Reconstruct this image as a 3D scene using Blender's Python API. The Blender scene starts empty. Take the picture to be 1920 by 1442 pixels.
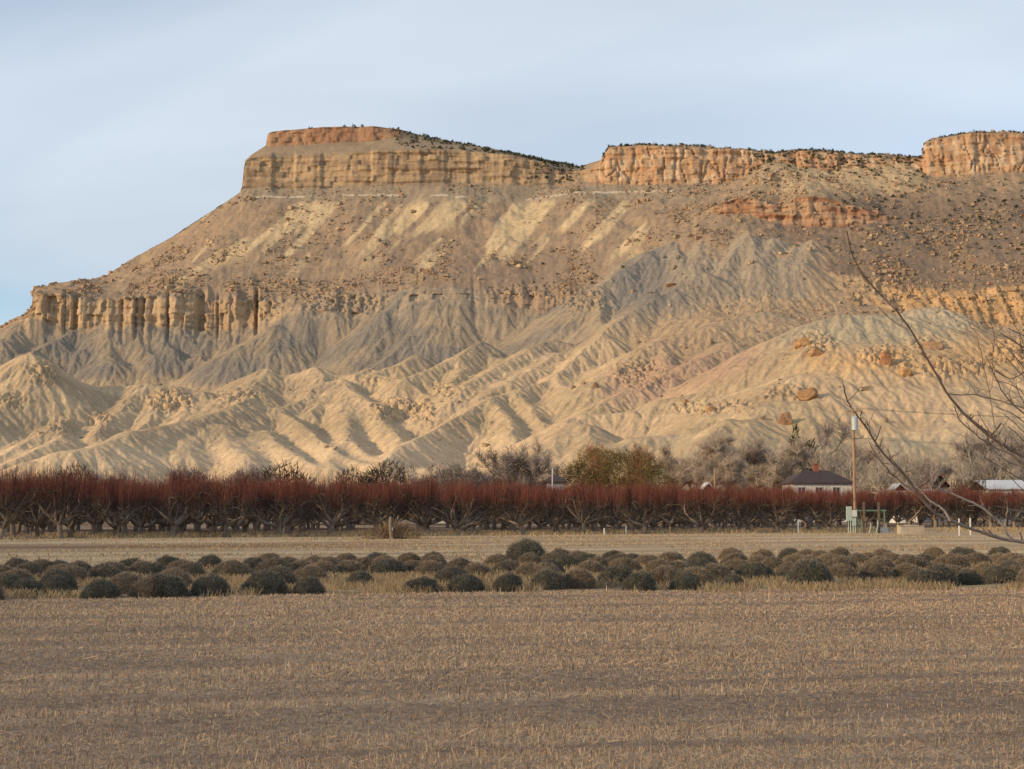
import bpy, math, random
import numpy as np
from math import radians, sin, cos, tan, pi

# ------------------------------------------------------------------ camera, sky, sun, exposure
SC = bpy.context.scene
COL = SC.collection
F_PX, CX, CY, HORIZON = 2774.0, 960.0, 721.0, 958.0
CAM_H = 1.7
PITCH = math.atan((HORIZON - CY) / F_PX)
cam_d = bpy.data.cameras.new('camera')
cam = bpy.data.objects.new('camera', cam_d); COL.objects.link(cam)
cam_d.sensor_width = 36.0; cam_d.lens = 36.0 * F_PX / 1920.0
cam_d.clip_start = 0.1; cam_d.clip_end = 30000
cam.location = (0, 0, CAM_H); cam.rotation_euler = (pi / 2 + PITCH, 0, 0)
SC.camera = cam

SUN_EL, SUN_AZ = radians(16), radians(245)          # azimuth clockwise from +Y: behind and to the left
SDIR = np.array([sin(SUN_AZ) * cos(SUN_EL), cos(SUN_AZ) * cos(SUN_EL), sin(SUN_EL)])
world = bpy.data.worlds.new('World'); SC.world = world; world.use_nodes = True
wn, wl = world.node_tree.nodes, world.node_tree.links
wn.clear()
w_out = wn.new('ShaderNodeOutputWorld'); w_bg = wn.new('ShaderNodeBackground')
sky = wn.new('ShaderNodeTexSky'); sky.sky_type = 'NISHITA'; sky.sun_disc = False
sky.sun_elevation = SUN_EL; sky.sun_rotation = SUN_AZ
sky.altitude = 1400; sky.air_density = 1.0; sky.dust_density = 1.2; sky.ozone_density = 1.2
w_tc = wn.new('ShaderNodeTexCoord'); w_sep = wn.new('ShaderNodeSeparateXYZ')
wl.new(w_tc.outputs['Generated'], w_sep.inputs[0])
def wmath(op, a, b=None, c=None):
    n = wn.new('ShaderNodeMath'); n.operation = op
    for i, v in enumerate((a, b, c)):
        if v is None: continue
        if isinstance(v, (int, float)): n.inputs[i].default_value = v
        else: wl.new(v, n.inputs[i])
    return n.outputs[0]
w_den = wmath('ADD', wmath('MAXIMUM', w_sep.outputs[2], 0.0), 0.34)      # flat layer of thin cloud
w_cmb = wn.new('ShaderNodeCombineXYZ')
wl.new(wmath('DIVIDE', w_sep.outputs[0], w_den), w_cmb.inputs[0])
wl.new(wmath('DIVIDE', w_sep.outputs[1], w_den), w_cmb.inputs[1])
w_map = wn.new('ShaderNodeMapping'); w_map.inputs['Rotation'].default_value = (0, 0, radians(24))
w_map.inputs['Location'].default_value = (3.1, 0.4, 0); w_map.inputs['Scale'].default_value = (0.55, 1.0, 1)
wl.new(w_cmb.outputs[0], w_map.inputs['Vector'])
w_n1 = wn.new('ShaderNodeTexNoise'); w_n1.inputs['Scale'].default_value = 1.3; w_n1.inputs['Detail'].default_value = 4
w_n1.inputs['Roughness'].default_value = 0.45; w_n1.inputs['Distortion'].default_value = 0.6
wl.new(w_map.outputs[0], w_n1.inputs['Vector'])
w_rmp = wn.new('ShaderNodeValToRGB')
w_rmp.color_ramp.elements[0].position = 0.36; w_rmp.color_ramp.elements[0].color = (0.08, 0.08, 0.08, 1)
w_rmp.color_ramp.elements[1].position = 0.62; w_rmp.color_ramp.elements[1].color = (0.82, 0.82, 0.82, 1)
wl.new(w_n1.outputs[0], w_rmp.inputs[0])
w_n2 = wn.new('ShaderNodeTexNoise'); w_n2.inputs['Scale'].default_value = 1.6; w_n2.inputs['Detail'].default_value = 4
w_map2 = wn.new('ShaderNodeMapping'); w_map2.inputs['Location'].default_value = (7.7, 2.2, 0); w_map2.inputs['Scale'].default_value = (0.4, 1.3, 1)
wl.new(w_cmb.outputs[0], w_map2.inputs['Vector']); wl.new(w_map2.outputs[0], w_n2.inputs['Vector'])
w_crm = wn.new('ShaderNodeValToRGB')
w_crm.color_ramp.elements[0].position = 0.38; w_crm.color_ramp.elements[0].color = (3.75, 4.15, 4.65, 1)
w_crm.color_ramp.elements[1].position = 0.64; w_crm.color_ramp.elements[1].color = (4.75, 5.15, 5.6, 1)
wl.new(w_n2.outputs[0], w_crm.inputs[0])
w_mix = wn.new('ShaderNodeMix'); w_mix.data_type = 'RGBA'
wl.new(w_rmp.outputs[0], w_mix.inputs[0]); wl.new(sky.outputs[0], w_mix.inputs[6]); wl.new(w_crm.outputs[0], w_mix.inputs[7])
wl.new(w_mix.outputs[2], w_bg.inputs['Color']); w_bg.inputs['Strength'].default_value = 0.148
wl.new(w_bg.outputs[0], w_out.inputs[0])

sun_d = bpy.data.lights.new('sun', 'SUN'); sun_d.energy = 3.4; sun_d.angle = radians(2.2); sun_d.color = (1.0, 0.75, 0.46)
sun = bpy.data.objects.new('sun', sun_d); COL.objects.link(sun)
from mathutils import Vector, Matrix
sun.rotation_euler = Vector(SDIR).to_track_quat('Z', 'Y').to_euler()
sun.location = (-60, -40, 60)

SC.view_settings.view_transform = 'Standard'; SC.view_settings.look = 'None'
SC.view_settings.exposure = 0.25; SC.view_settings.gamma = 1.0; SC.view_settings.use_curve_mapping = False
SC.cycles.use_denoising = True
SC.cycles.max_bounces = 5; SC.cycles.diffuse_bounces = 3; SC.cycles.transparent_max_bounces = 8

# ------------------------------------------------------------------ helpers
RNG = np.random.default_rng(11)
SP, CP = sin(PITCH), cos(PITCH)
def ray(u, v):
    """pixel of the photograph -> (X/Y, Z/Y) of its viewing direction"""
    u = np.asarray(u, float); v = np.asarray(v, float)
    xc = (u - CX) / F_PX; yc = (CY - v) / F_PX
    yw = CP - yc * SP
    return xc / yw, (SP + yc * CP) / yw
def at(u, v, Y):
    a, e = ray(u, v); return (float(a * Y), float(Y), float(CAM_H + e * Y))
def gnd(u, v, z=0.0):
    """point of the flat ground (height z) under a pixel"""
    a, e = ray(u, v); Y = (z - CAM_H) / e; return (float(a * Y), float(Y), z)
def pix(X, Y, Z):
    """world -> pixel"""
    dz = Z - CAM_H
    fw = Y * CP + dz * SP; up = -Y * SP + dz * CP
    return CX + F_PX * X / fw, CY - F_PX * up / fw

def hash2(ix, iy, seed):
    h = (ix.astype(np.int64) * 374761393 + iy.astype(np.int64) * 668265263 + seed * 1442695041) & 0xFFFFFFFF
    h = ((h ^ (h >> 13)) * 1274126177) & 0xFFFFFFFF
    h = (h ^ (h >> 16)) & 0xFFFFFFFF
    h = (h * 2246822519) & 0xFFFFFFFF
    return ((h ^ (h >> 15)) & 0xFFFFFF) / float(0x1000000)
def vnoise(x, y, seed=0):
    x, y = np.broadcast_arrays(np.asarray(x, float), np.asarray(y, float))
    ix = np.floor(x); iy = np.floor(y); fx = x - ix; fy = y - iy
    ix = ix.astype(np.int64); iy = iy.astype(np.int64)
    fx = fx * fx * fx * (fx * (fx * 6 - 15) + 10); fy = fy * fy * fy * (fy * (fy * 6 - 15) + 10)
    a = hash2(ix, iy, seed); b = hash2(ix + 1, iy, seed); c = hash2(ix, iy + 1, seed); d = hash2(ix + 1, iy + 1, seed)
    return (a + (b - a) * fx) * (1 - fy) + (c + (d - c) * fx) * fy
def fbm(x, y, octv=4, seed=0, gain=0.5):
    s = 0; amp = 1; tot = 0
    for o in range(octv):
        s = s + amp * vnoise(x * 2 ** o + 17.3 * o, y * 2 ** o - 9.1 * o, seed + o); tot += amp; amp *= gain
    return s / tot
def sstep(a, b, x):
    t = np.clip((x - a) / (b - a), 0, 1); return t * t * (3 - 2 * t)

def mesh_np(name, verts, faces, mat=None, smooth=False, attrs=None):
    """faces: (n,3) or (n,4) int array"""
    me = bpy.data.meshes.new(name)
    verts = np.ascontiguousarray(verts, np.float32); faces = np.ascontiguousarray(faces, np.int32)
    n, k = faces.shape
    me.vertices.add(len(verts)); me.vertices.foreach_set('co', verts.ravel())
    me.loops.add(n * k); me.loops.foreach_set('vertex_index', faces.ravel())
    me.polygons.add(n); me.polygons.foreach_set('loop_start', np.arange(0, n * k, k, dtype=np.int32))
    me.polygons.foreach_set('use_smooth', np.full(n, bool(smooth)))
    for nm, arr in (attrs or {}).items():
        at_ = me.attributes.new(nm, 'FLOAT_COLOR', 'POINT')
        c4 = np.ones((len(verts), 4), np.float32); c4[:, :3] = arr
        at_.data.foreach_set('color', c4.ravel())
    me.update(calc_edges=True)
    if mat: me.materials.append(mat)
    return me
def link(name, me, parent=None, loc=None, kind=None, label=None, cat=None, group=None):
    o = bpy.data.objects.new(name, me); COL.objects.link(o)
    if parent is not None: o.parent = parent
    if loc is not None: o.location = loc
    if kind: o['kind'] = kind
    if label: o['label'] = label
    if cat: o['category'] = cat
    if group: o['group'] = group
    return o
def thing(name, loc, label, cat, group=None, rz=0.0):
    o = link(name, None, None, loc, None, label, cat, group); o.rotation_euler = (0, 0, rz); return o

def mat_attr(name, attr='Col', rough=0.95, noise=(0.25, 0.5), nscale=8.0, bump=0.0, bscale=20.0, bdist=0.05, spec=0.1, trans=0.0):
    """vertex colour (the thing's own colours) with noise variation and optional fine relief"""
    m = bpy.data.materials.new(name); m.use_nodes = True
    nt = m.node_tree; b = nt.nodes['Principled BSDF']; L = nt.links
    b.inputs['Roughness'].default_value = rough; b.inputs['Specular IOR Level'].default_value = spec
    a = nt.nodes.new('ShaderNodeAttribute'); a.attribute_name = attr
    g = nt.nodes.new('ShaderNodeNewGeometry')
    n = nt.nodes.new('ShaderNodeTexNoise'); n.inputs['Scale'].default_value = nscale; n.inputs['Detail'].default_value = 4
    L.new(g.outputs['Position'], n.inputs['Vector'])
    mr = nt.nodes.new('ShaderNodeMapRange'); mr.inputs[3].default_value = 1 - noise[0]; mr.inputs[4].default_value = 1 + noise[0]
    mr.inputs[1].default_value = 0.5 - noise[1] / 2; mr.inputs[2].default_value = 0.5 + noise[1] / 2
    L.new(n.outputs[0], mr.inputs[0])
    vm = nt.nodes.new('ShaderNodeVectorMath'); vm.operation = 'SCALE'
    L.new(a.outputs['Color'], vm.inputs[0]); L.new(mr.outputs[0], vm.inputs['Scale'])
    L.new(vm.outputs[0], b.inputs['Base Color'])
    if bump:
        n2 = nt.nodes.new('ShaderNodeTexNoise'); n2.inputs['Scale'].default_value = bscale; n2.inputs['Detail'].default_value = 6
        n2.inputs['Roughness'].default_value = 0.65
        L.new(g.outputs['Position'], n2.inputs['Vector'])
        bp = nt.nodes.new('ShaderNodeBump'); bp.inputs['Strength'].default_value = bump; bp.inputs['Distance'].default_value = bdist
        L.new(n2.outputs[0], bp.inputs['Height']); L.new(bp.outputs[0], b.inputs['Normal'])
    return m
def mat_plain(name, col, rough=0.8, var=0.18, nscale=6.0, bump=0.0, bscale=20, bdist=0.02, metal=0.0, spec=0.3, scale3=(1, 1, 1)):
    m = bpy.data.materials.new(name); m.use_nodes = True
    nt = m.node_tree; b = nt.nodes['Principled BSDF']; L = nt.links
    b.inputs['Roughness'].default_value = rough; b.inputs['Metallic'].default_value = metal
    b.inputs['Specular IOR Level'].default_value = spec
    g = nt.nodes.new('ShaderNodeNewGeometry'); mp = nt.nodes.new('ShaderNodeMapping'); mp.inputs['Scale'].default_value = scale3
    L.new(g.outputs['Position'], mp.inputs['Vector'])
    n = nt.nodes.new('ShaderNodeTexNoise'); n.inputs['Scale'].default_value = nscale; n.inputs['Detail'].default_value = 5
    L.new(mp.outputs[0], n.inputs['Vector'])
    r = nt.nodes.new('ShaderNodeValToRGB')
    r.color_ramp.elements[0].position = 0.3; r.color_ramp.elements[0].color = tuple(c * (1 - var) for c in col) + (1,)
    r.color_ramp.elements[1].position = 0.7; r.color_ramp.elements[1].color = tuple(min(1, c * (1 + var)) for c in col) + (1,)
    L.new(n.outputs[0], r.inputs[0]); L.new(r.outputs[0], b.inputs['Base Color'])
    if bump:
        n2 = nt.nodes.new('ShaderNodeTexNoise'); n2.inputs['Scale'].default_value = bscale; n2.inputs['Detail'].default_value = 5
        L.new(mp.outputs[0], n2.inputs['Vector'])
        bp = nt.nodes.new('ShaderNodeBump'); bp.inputs['Strength'].default_value = bump; bp.inputs['Distance'].default_value = bdist
        L.new(n2.outputs[0], bp.inputs['Height']); L.new(bp.outputs[0], b.inputs['Normal'])
    return m

# ------------------------------------------------------------------ the mountain (mesas, talus, badland ridges)
def layer(pts):
    p = np.array(pts, float); a, e = ray(p[:, 0], p[:, 1])
    o = np.argsort(a); return a[o], e[o], p[o, 2]
SKYL = [(-500, 800), (-200, 715), (0, 619), (40, 600), (58, 590), (62, 556), (70, 548), (100, 540), (200, 517), (240, 490), (330, 440), (400, 395), (450, 361)]
def left(Ya, Yb, fr=1.0):
    out = []
    for u, v in SKYL:
        vb = np.interp(u, [-500, -200, 0, 58, 61, 70, 150, 250, 350, 450], [801, 716, 620, 591, 557, 549, 556, 560, 558, 561])
        out.append((u, vb + (v - vb) * fr, Ya + (Yb - Ya) * max(0, min(1, (u + 200) / 650.0))))
    return out
LAYERS = [
 # valley floor under the badland hills
 [(-500, 962, 820), (2500, 962, 820)],
 [(-500, 930, 1000), (600, 925, 1000), (1100, 915, 1000), (1500, 915, 980), (2500, 915, 980)],
 [(-500, 884, 1300), (300, 884, 1300), (700, 884, 1300), (1100, 866, 1280), (1400, 850, 1200), (2500, 850, 1200)],
 [(-500, 825, 1600), (100, 800, 1600), (400, 795, 1600), (700, 785, 1580), (1000, 785, 1540), (1150, 785, 1480), (1300, 790, 1400), (1500, 775, 1350), (1700, 765, 1350), (2500, 765, 1350)],
 # foot of the shale slopes
 [(-500, 775, 1760), (0, 740, 1780), (100, 748, 1780), (340, 752, 1780), (420, 752, 1775), (540, 740, 1775), (650, 735, 1765), (760, 725, 1755), (900, 715, 1735), (1040, 690, 1715), (1120, 655, 1700), (1250, 640, 1620), (1400, 630, 1570), (1500, 635, 1520), (1700, 640, 1500), (1850, 650, 1500), (2500, 650, 1500)],
 # foot of the bench cliff
 [(-500, 805, 1935), (-200, 720, 1935), (0, 624, 1935), (56, 596, 1935), (90, 604, 1935), (130, 620, 1928), (200, 610, 1925), (260, 608, 1930), (320, 613, 1930), (400, 618, 1930), (450, 617, 1928), (500, 602, 1930), (550, 588, 1930), (600, 590, 1930), (660, 596, 1925), (720, 590, 1925), (760, 572, 1925), (850, 566, 1920), (940, 576, 1910), (1040, 592, 1900), (1110, 604, 1890), (1150, 600, 1860), (1250, 560, 1830), (1330, 548, 1810), (1450, 556, 1780), (1600, 566, 1770), (1700, 588, 1760), (1780, 606, 1755), (1850, 612, 1755), (1920, 612, 1755), (2500, 612, 1755)],
 # top of the bench cliff
 [(-500, 801, 1945), (-200, 716, 1945), (0, 620, 1945), (58, 591, 1945), (61, 557, 1947), (70, 549, 1947), (150, 556, 1945), (250, 560, 1947), (350, 558, 1948), (420, 560, 1950), (500, 562, 1952), (560, 560, 1952), (640, 556, 1952), (720, 546, 1952), (800, 537, 1952), (900, 543, 1942), (1000, 552, 1930), (1080, 552, 1922), (1120, 545, 1920), (1180, 520, 1920), (1260, 505, 1910), (1330, 500, 1895), (1450, 503, 1880), (1550, 508, 1860), (1640, 520, 1830), (1720, 538, 1805), (1800, 545, 1790), (1920, 532, 1785), (2500, 532, 1785)],
 # foot of the reddish outcrop on the right (on the plain talus elsewhere)
 left(1962, 2098, .52) + [(470, 452, 2100), (700, 440, 2105), (1000, 442, 2100), (1200, 420, 2060), (1330, 398, 2050), (1400, 400, 2040), (1470, 416, 2030), (1560, 426, 2020), (1640, 416, 2025), (1700, 420, 2030), (1920, 420, 2030), (2500, 420, 2030)],
 # top of it
 left(1966, 2109, .58) + [(470, 440, 2110), (700, 428, 2115), (1000, 430, 2110), (1200, 408, 2075), (1320, 392, 2062), (1360, 376, 2052), (1405, 368, 2050), (1440, 380, 2046), (1465, 381, 2045), (1490, 366, 2042), (1512, 362, 2040), (1545, 370, 2040), (1600, 384, 2040), (1660, 398, 2045), (1760, 408, 2050), (1920, 404, 2050), (2500, 404, 2050)],
 # foot of the big cliff
 left(2000, 2222) + [(455, 354, 2226), (500, 350, 2226), (560, 353, 2225), (640, 352, 2225), (740, 347, 2225), (800, 343, 2225), (860, 342, 2226), (940, 346, 2230), (1000, 349, 2235), (1040, 344, 2240), (1085, 340, 2235), (1150, 346, 2220), (1250, 346, 2210), (1350, 345, 2205), (1400, 330, 2212), (1435, 304, 2225), (1465, 303, 2228), (1500, 313, 2222), (1560, 319, 2218), (1640, 312, 2222), (1700, 304, 2230), (1728, 318, 2215), (1740, 330, 2195), (1780, 332, 2190), (1850, 326, 2190), (1920, 322, 2190), (2500, 322, 2190)],
 # top of the big cliff
 left(2010, 2232) + [(455, 348, 2232), (458, 304, 2236), (470, 296, 2240), (520, 291, 2242), (600, 290, 2242), (700, 285, 2242), (800, 280, 2242), (860, 281, 2244), (900, 285, 2247), (950, 291, 2250), (1000, 299, 2255), (1030, 307, 2260), (1060, 318, 2265), (1085, 321, 2262), (1105, 316, 2250), (1126, 303, 2244), (1132, 292, 2242), (1142, 278, 2240), (1160, 275, 2238), (1200, 273, 2236), (1300, 277, 2232), (1400, 282, 2236), (1450, 290, 2245), (1500, 283, 2242), (1560, 285, 2240), (1640, 292, 2245), (1700, 297, 2250), (1729, 299, 2245), (1733, 270, 2215), (1760, 259, 2212), (1800, 254, 2210), (1850, 250, 2210), (1920, 252, 2210), (2500, 252, 2210)],
 # slope above it, up to the foot of the cap
 left(2020, 2240) + [(456, 346, 2240), (459, 303, 2250), (472, 291, 2262), (498, 275, 2290), (560, 272, 2292), (640, 268, 2292), (700, 265, 2292), (740, 258, 2298), (780, 262, 2310), (850, 272, 2310), (950, 287, 2310), (1050, 308, 2310), (1085, 317, 2310), (1126, 302, 2280), (1142, 277, 2270), (1200, 272, 2270), (1300, 276, 2270), (1450, 288, 2275), (1500, 282, 2275), (1640, 291, 2280), (1728, 298, 2280), (1733, 269, 2250), (1800, 253, 2250), (1920, 251, 2250), (2500, 251, 2250)],
 # rim of the cap, the skyline
 left(2030, 2250) + [(456, 345, 2250), (459, 302, 2262), (472, 290, 2275), (499, 273, 2302), (502, 250, 2304), (515, 246, 2305), (600, 239, 2306), (700, 237, 2306), (750, 243, 2325), (800, 256, 2360), (900, 275, 2400), (1000, 294, 2420), (1060, 308, 2420), (1085, 313, 2400), (1126, 300, 2330), (1142, 276, 2310), (1160, 273, 2310), (1200, 271, 2310), (1300, 275, 2310), (1400, 279, 2310), (1450, 286, 2310), (1500, 281, 2310), (1560, 283, 2310), (1640, 290, 2310), (1728, 297, 2310), (1733, 268, 2290), (1760, 257, 2290), (1800, 252, 2290), (1850, 248, 2290), (1920, 250, 2290), (2500, 250, 2290)],
]
ROWS = [40, 105, 165, 90, 100, 42, 78, 24, 70, 42, 16, 24]     # mesh rows between successive layers
A0, A1, NC = -0.43, 0.43, 1040
av = np.linspace(A0, A1, NC)
KE = np.array([np.interp(av, l[0], l[1]) for l in map(layer, LAYERS)])
KY = np.array([np.interp(av, l[0], l[2]) for l in map(layer, LAYERS)])
KZ = CAM_H + KE * KY
KZ[0] = -6.0
xk = av * 1930.0
upx = CX + av * F_PX                                         # about the photograph's column
# buttresses and alcoves of the bench cliff; each shift dies out quickly above and below the face
strong = .82 * (.35 + 1.1 * fbm(xk / 120.0, xk * 0 + 7.7, 2, 8)) * np.interp(upx, [-200, 60, 480, 560, 900, 1120, 1200, 1560, 1700, 2200], [1, 1, .95, .35, .25, .3, .15, .15, .25, .25])
def slots(lam, wid, seed): return sstep(wid, 0.0, np.abs(fbm(xk / lam, 0 * xk + 3.3 + seed, 3, seed) - .5))
def blocks(w, seed):
    """buttresses of uneven width with flat faces and square sides"""
    q = xk / w + .9 * fbm(xk / (w * 2.2), 0 * xk + 1.1, 2, seed + 3)
    i = np.floor(q); f = q - i
    h0 = hash2(i, i * 0 + seed, seed); h1 = hash2(i + 1, i * 0 + seed, seed)
    return h0 + (h1 - h0) * sstep(.86, 1.0, f) - .5
face = 26 * (fbm(xk / 110.0, 0 * xk + 8.1, 3, 9) - .5) + 17 * blocks(27.0, 301) + 7 * blocks(9.0, 311) + 3 * blocks(4.0, 321)
slot = slots(60, .035, 5) * (fbm(xk / 90.0, xk * 0 + 2.2, 2, 15) > .46)
SH6 = strong * (face + 16 * slot)
SH5 = strong * (face * .8 + 14 * slot - 3)
ZH6 = strong * (16 * (fbm(xk / 26.0, xk * 0 + 5.5, 3, 21) - 0.5) + 8 * blocks(14.0, 331)) * (upx > 66)
brk = np.interp(upx, [-500, 470, 560, 1090, 1150, 1620, 1720, 2500], [0, 0, 1, 1, 0, 0, .8, .8])   # where the cliff has crumbled to a slope
KY[5] -= 26 * brk * (.5 + fbm(xk / 40.0, xk * 0 + 9.9, 3, 17))
# big cliff and cap: shallow buttresses, joints
SH10 = 13 * (fbm(xk / 70.0, xk * 0 + 1.3, 4, 31) - .5) + 7 * blocks(34.0, 341) + 2.5 * blocks(11.0, 351)
SH12 = 9 * (fbm(xk / 40.0, xk * 0 + 6.3, 4, 35) - .5)
for k in (7, 8): KY[k] += 8 * (fbm(xk / 22.0, xk * 0 + 4.4, 3, 41) - .5)
for k in range(1, len(KY)): KY[k] = np.maximum(KY[k], KY[k - 1] + 0.6)
rowsY, rowsZ, rowsS = [], [], []
for k, n in enumerate(ROWS):
    for j in range(n):
        t = j / n
        y_ = KY[k] + (KY[k + 1] - KY[k]) * t; z_ = KZ[k] + (KZ[k + 1] - KZ[k]) * t
        if k == 4: y_ = y_ + SH5 * sstep(.6, 1, t)
        if k == 5: y_ = y_ + SH5 * (1 - t) + SH6 * t; z_ = z_ + ZH6 * t
        if k == 6: y_ = y_ + SH6 * sstep(.26, 0, t); z_ = z_ + ZH6 * sstep(.3, 0, t)
        if k == 8: y_ = y_ + SH10 * .8 * sstep(.8, 1, t)
        if k == 9: y_ = y_ + SH10 * (.8 + .2 * t)
        if k == 10: y_ = y_ + SH10 * sstep(.6, 0, t) + SH12 * sstep(.3, 1, t)
        if k == 11: y_ = y_ + SH12
        rowsY.append(y_); rowsZ.append(z_); rowsS.append(k + t)
for j in range(1, len(rowsY)): rowsY[j] = np.maximum(rowsY[j], rowsY[j - 1] + .05)
KY[-1] = np.maximum(KY[-1] + SH12, rowsY[-1] + .05)
rowsY.append(KY[-1]); rowsZ.append(KZ[-1]); rowsS.append(float(len(ROWS)))
for j, (dy, dz) in enumerate([(3, .2), (15, -1), (60, -8), (200, -45), (500, -160), (1100, -420), (1900, -700)]):
    rowsY.append(KY[-1] + dy); rowsZ.append(KZ[-1] + dz); rowsS.append(len(ROWS) + .5 + .05 * j)
GY = np.array(rowsY); GZ = np.array(rowsZ); SEG = np.array(rowsS)[:, None] + 0 * GY
GX = av[None, :] * GY
NR = GY.shape[0]
# soften the straight ruled surface a little (not the cliffs)
wob = (fbm(GX / 90, GY / 90, 4, 51) - .5) * 22
soft = 1 - np.maximum.reduce([sstep(4.8, 5.0, SEG) * sstep(6.2, 6.0, SEG), sstep(8.8, 9.0, SEG)])
GZ = GZ + wob * soft * sstep(0.2, 1.0, SEG)

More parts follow.
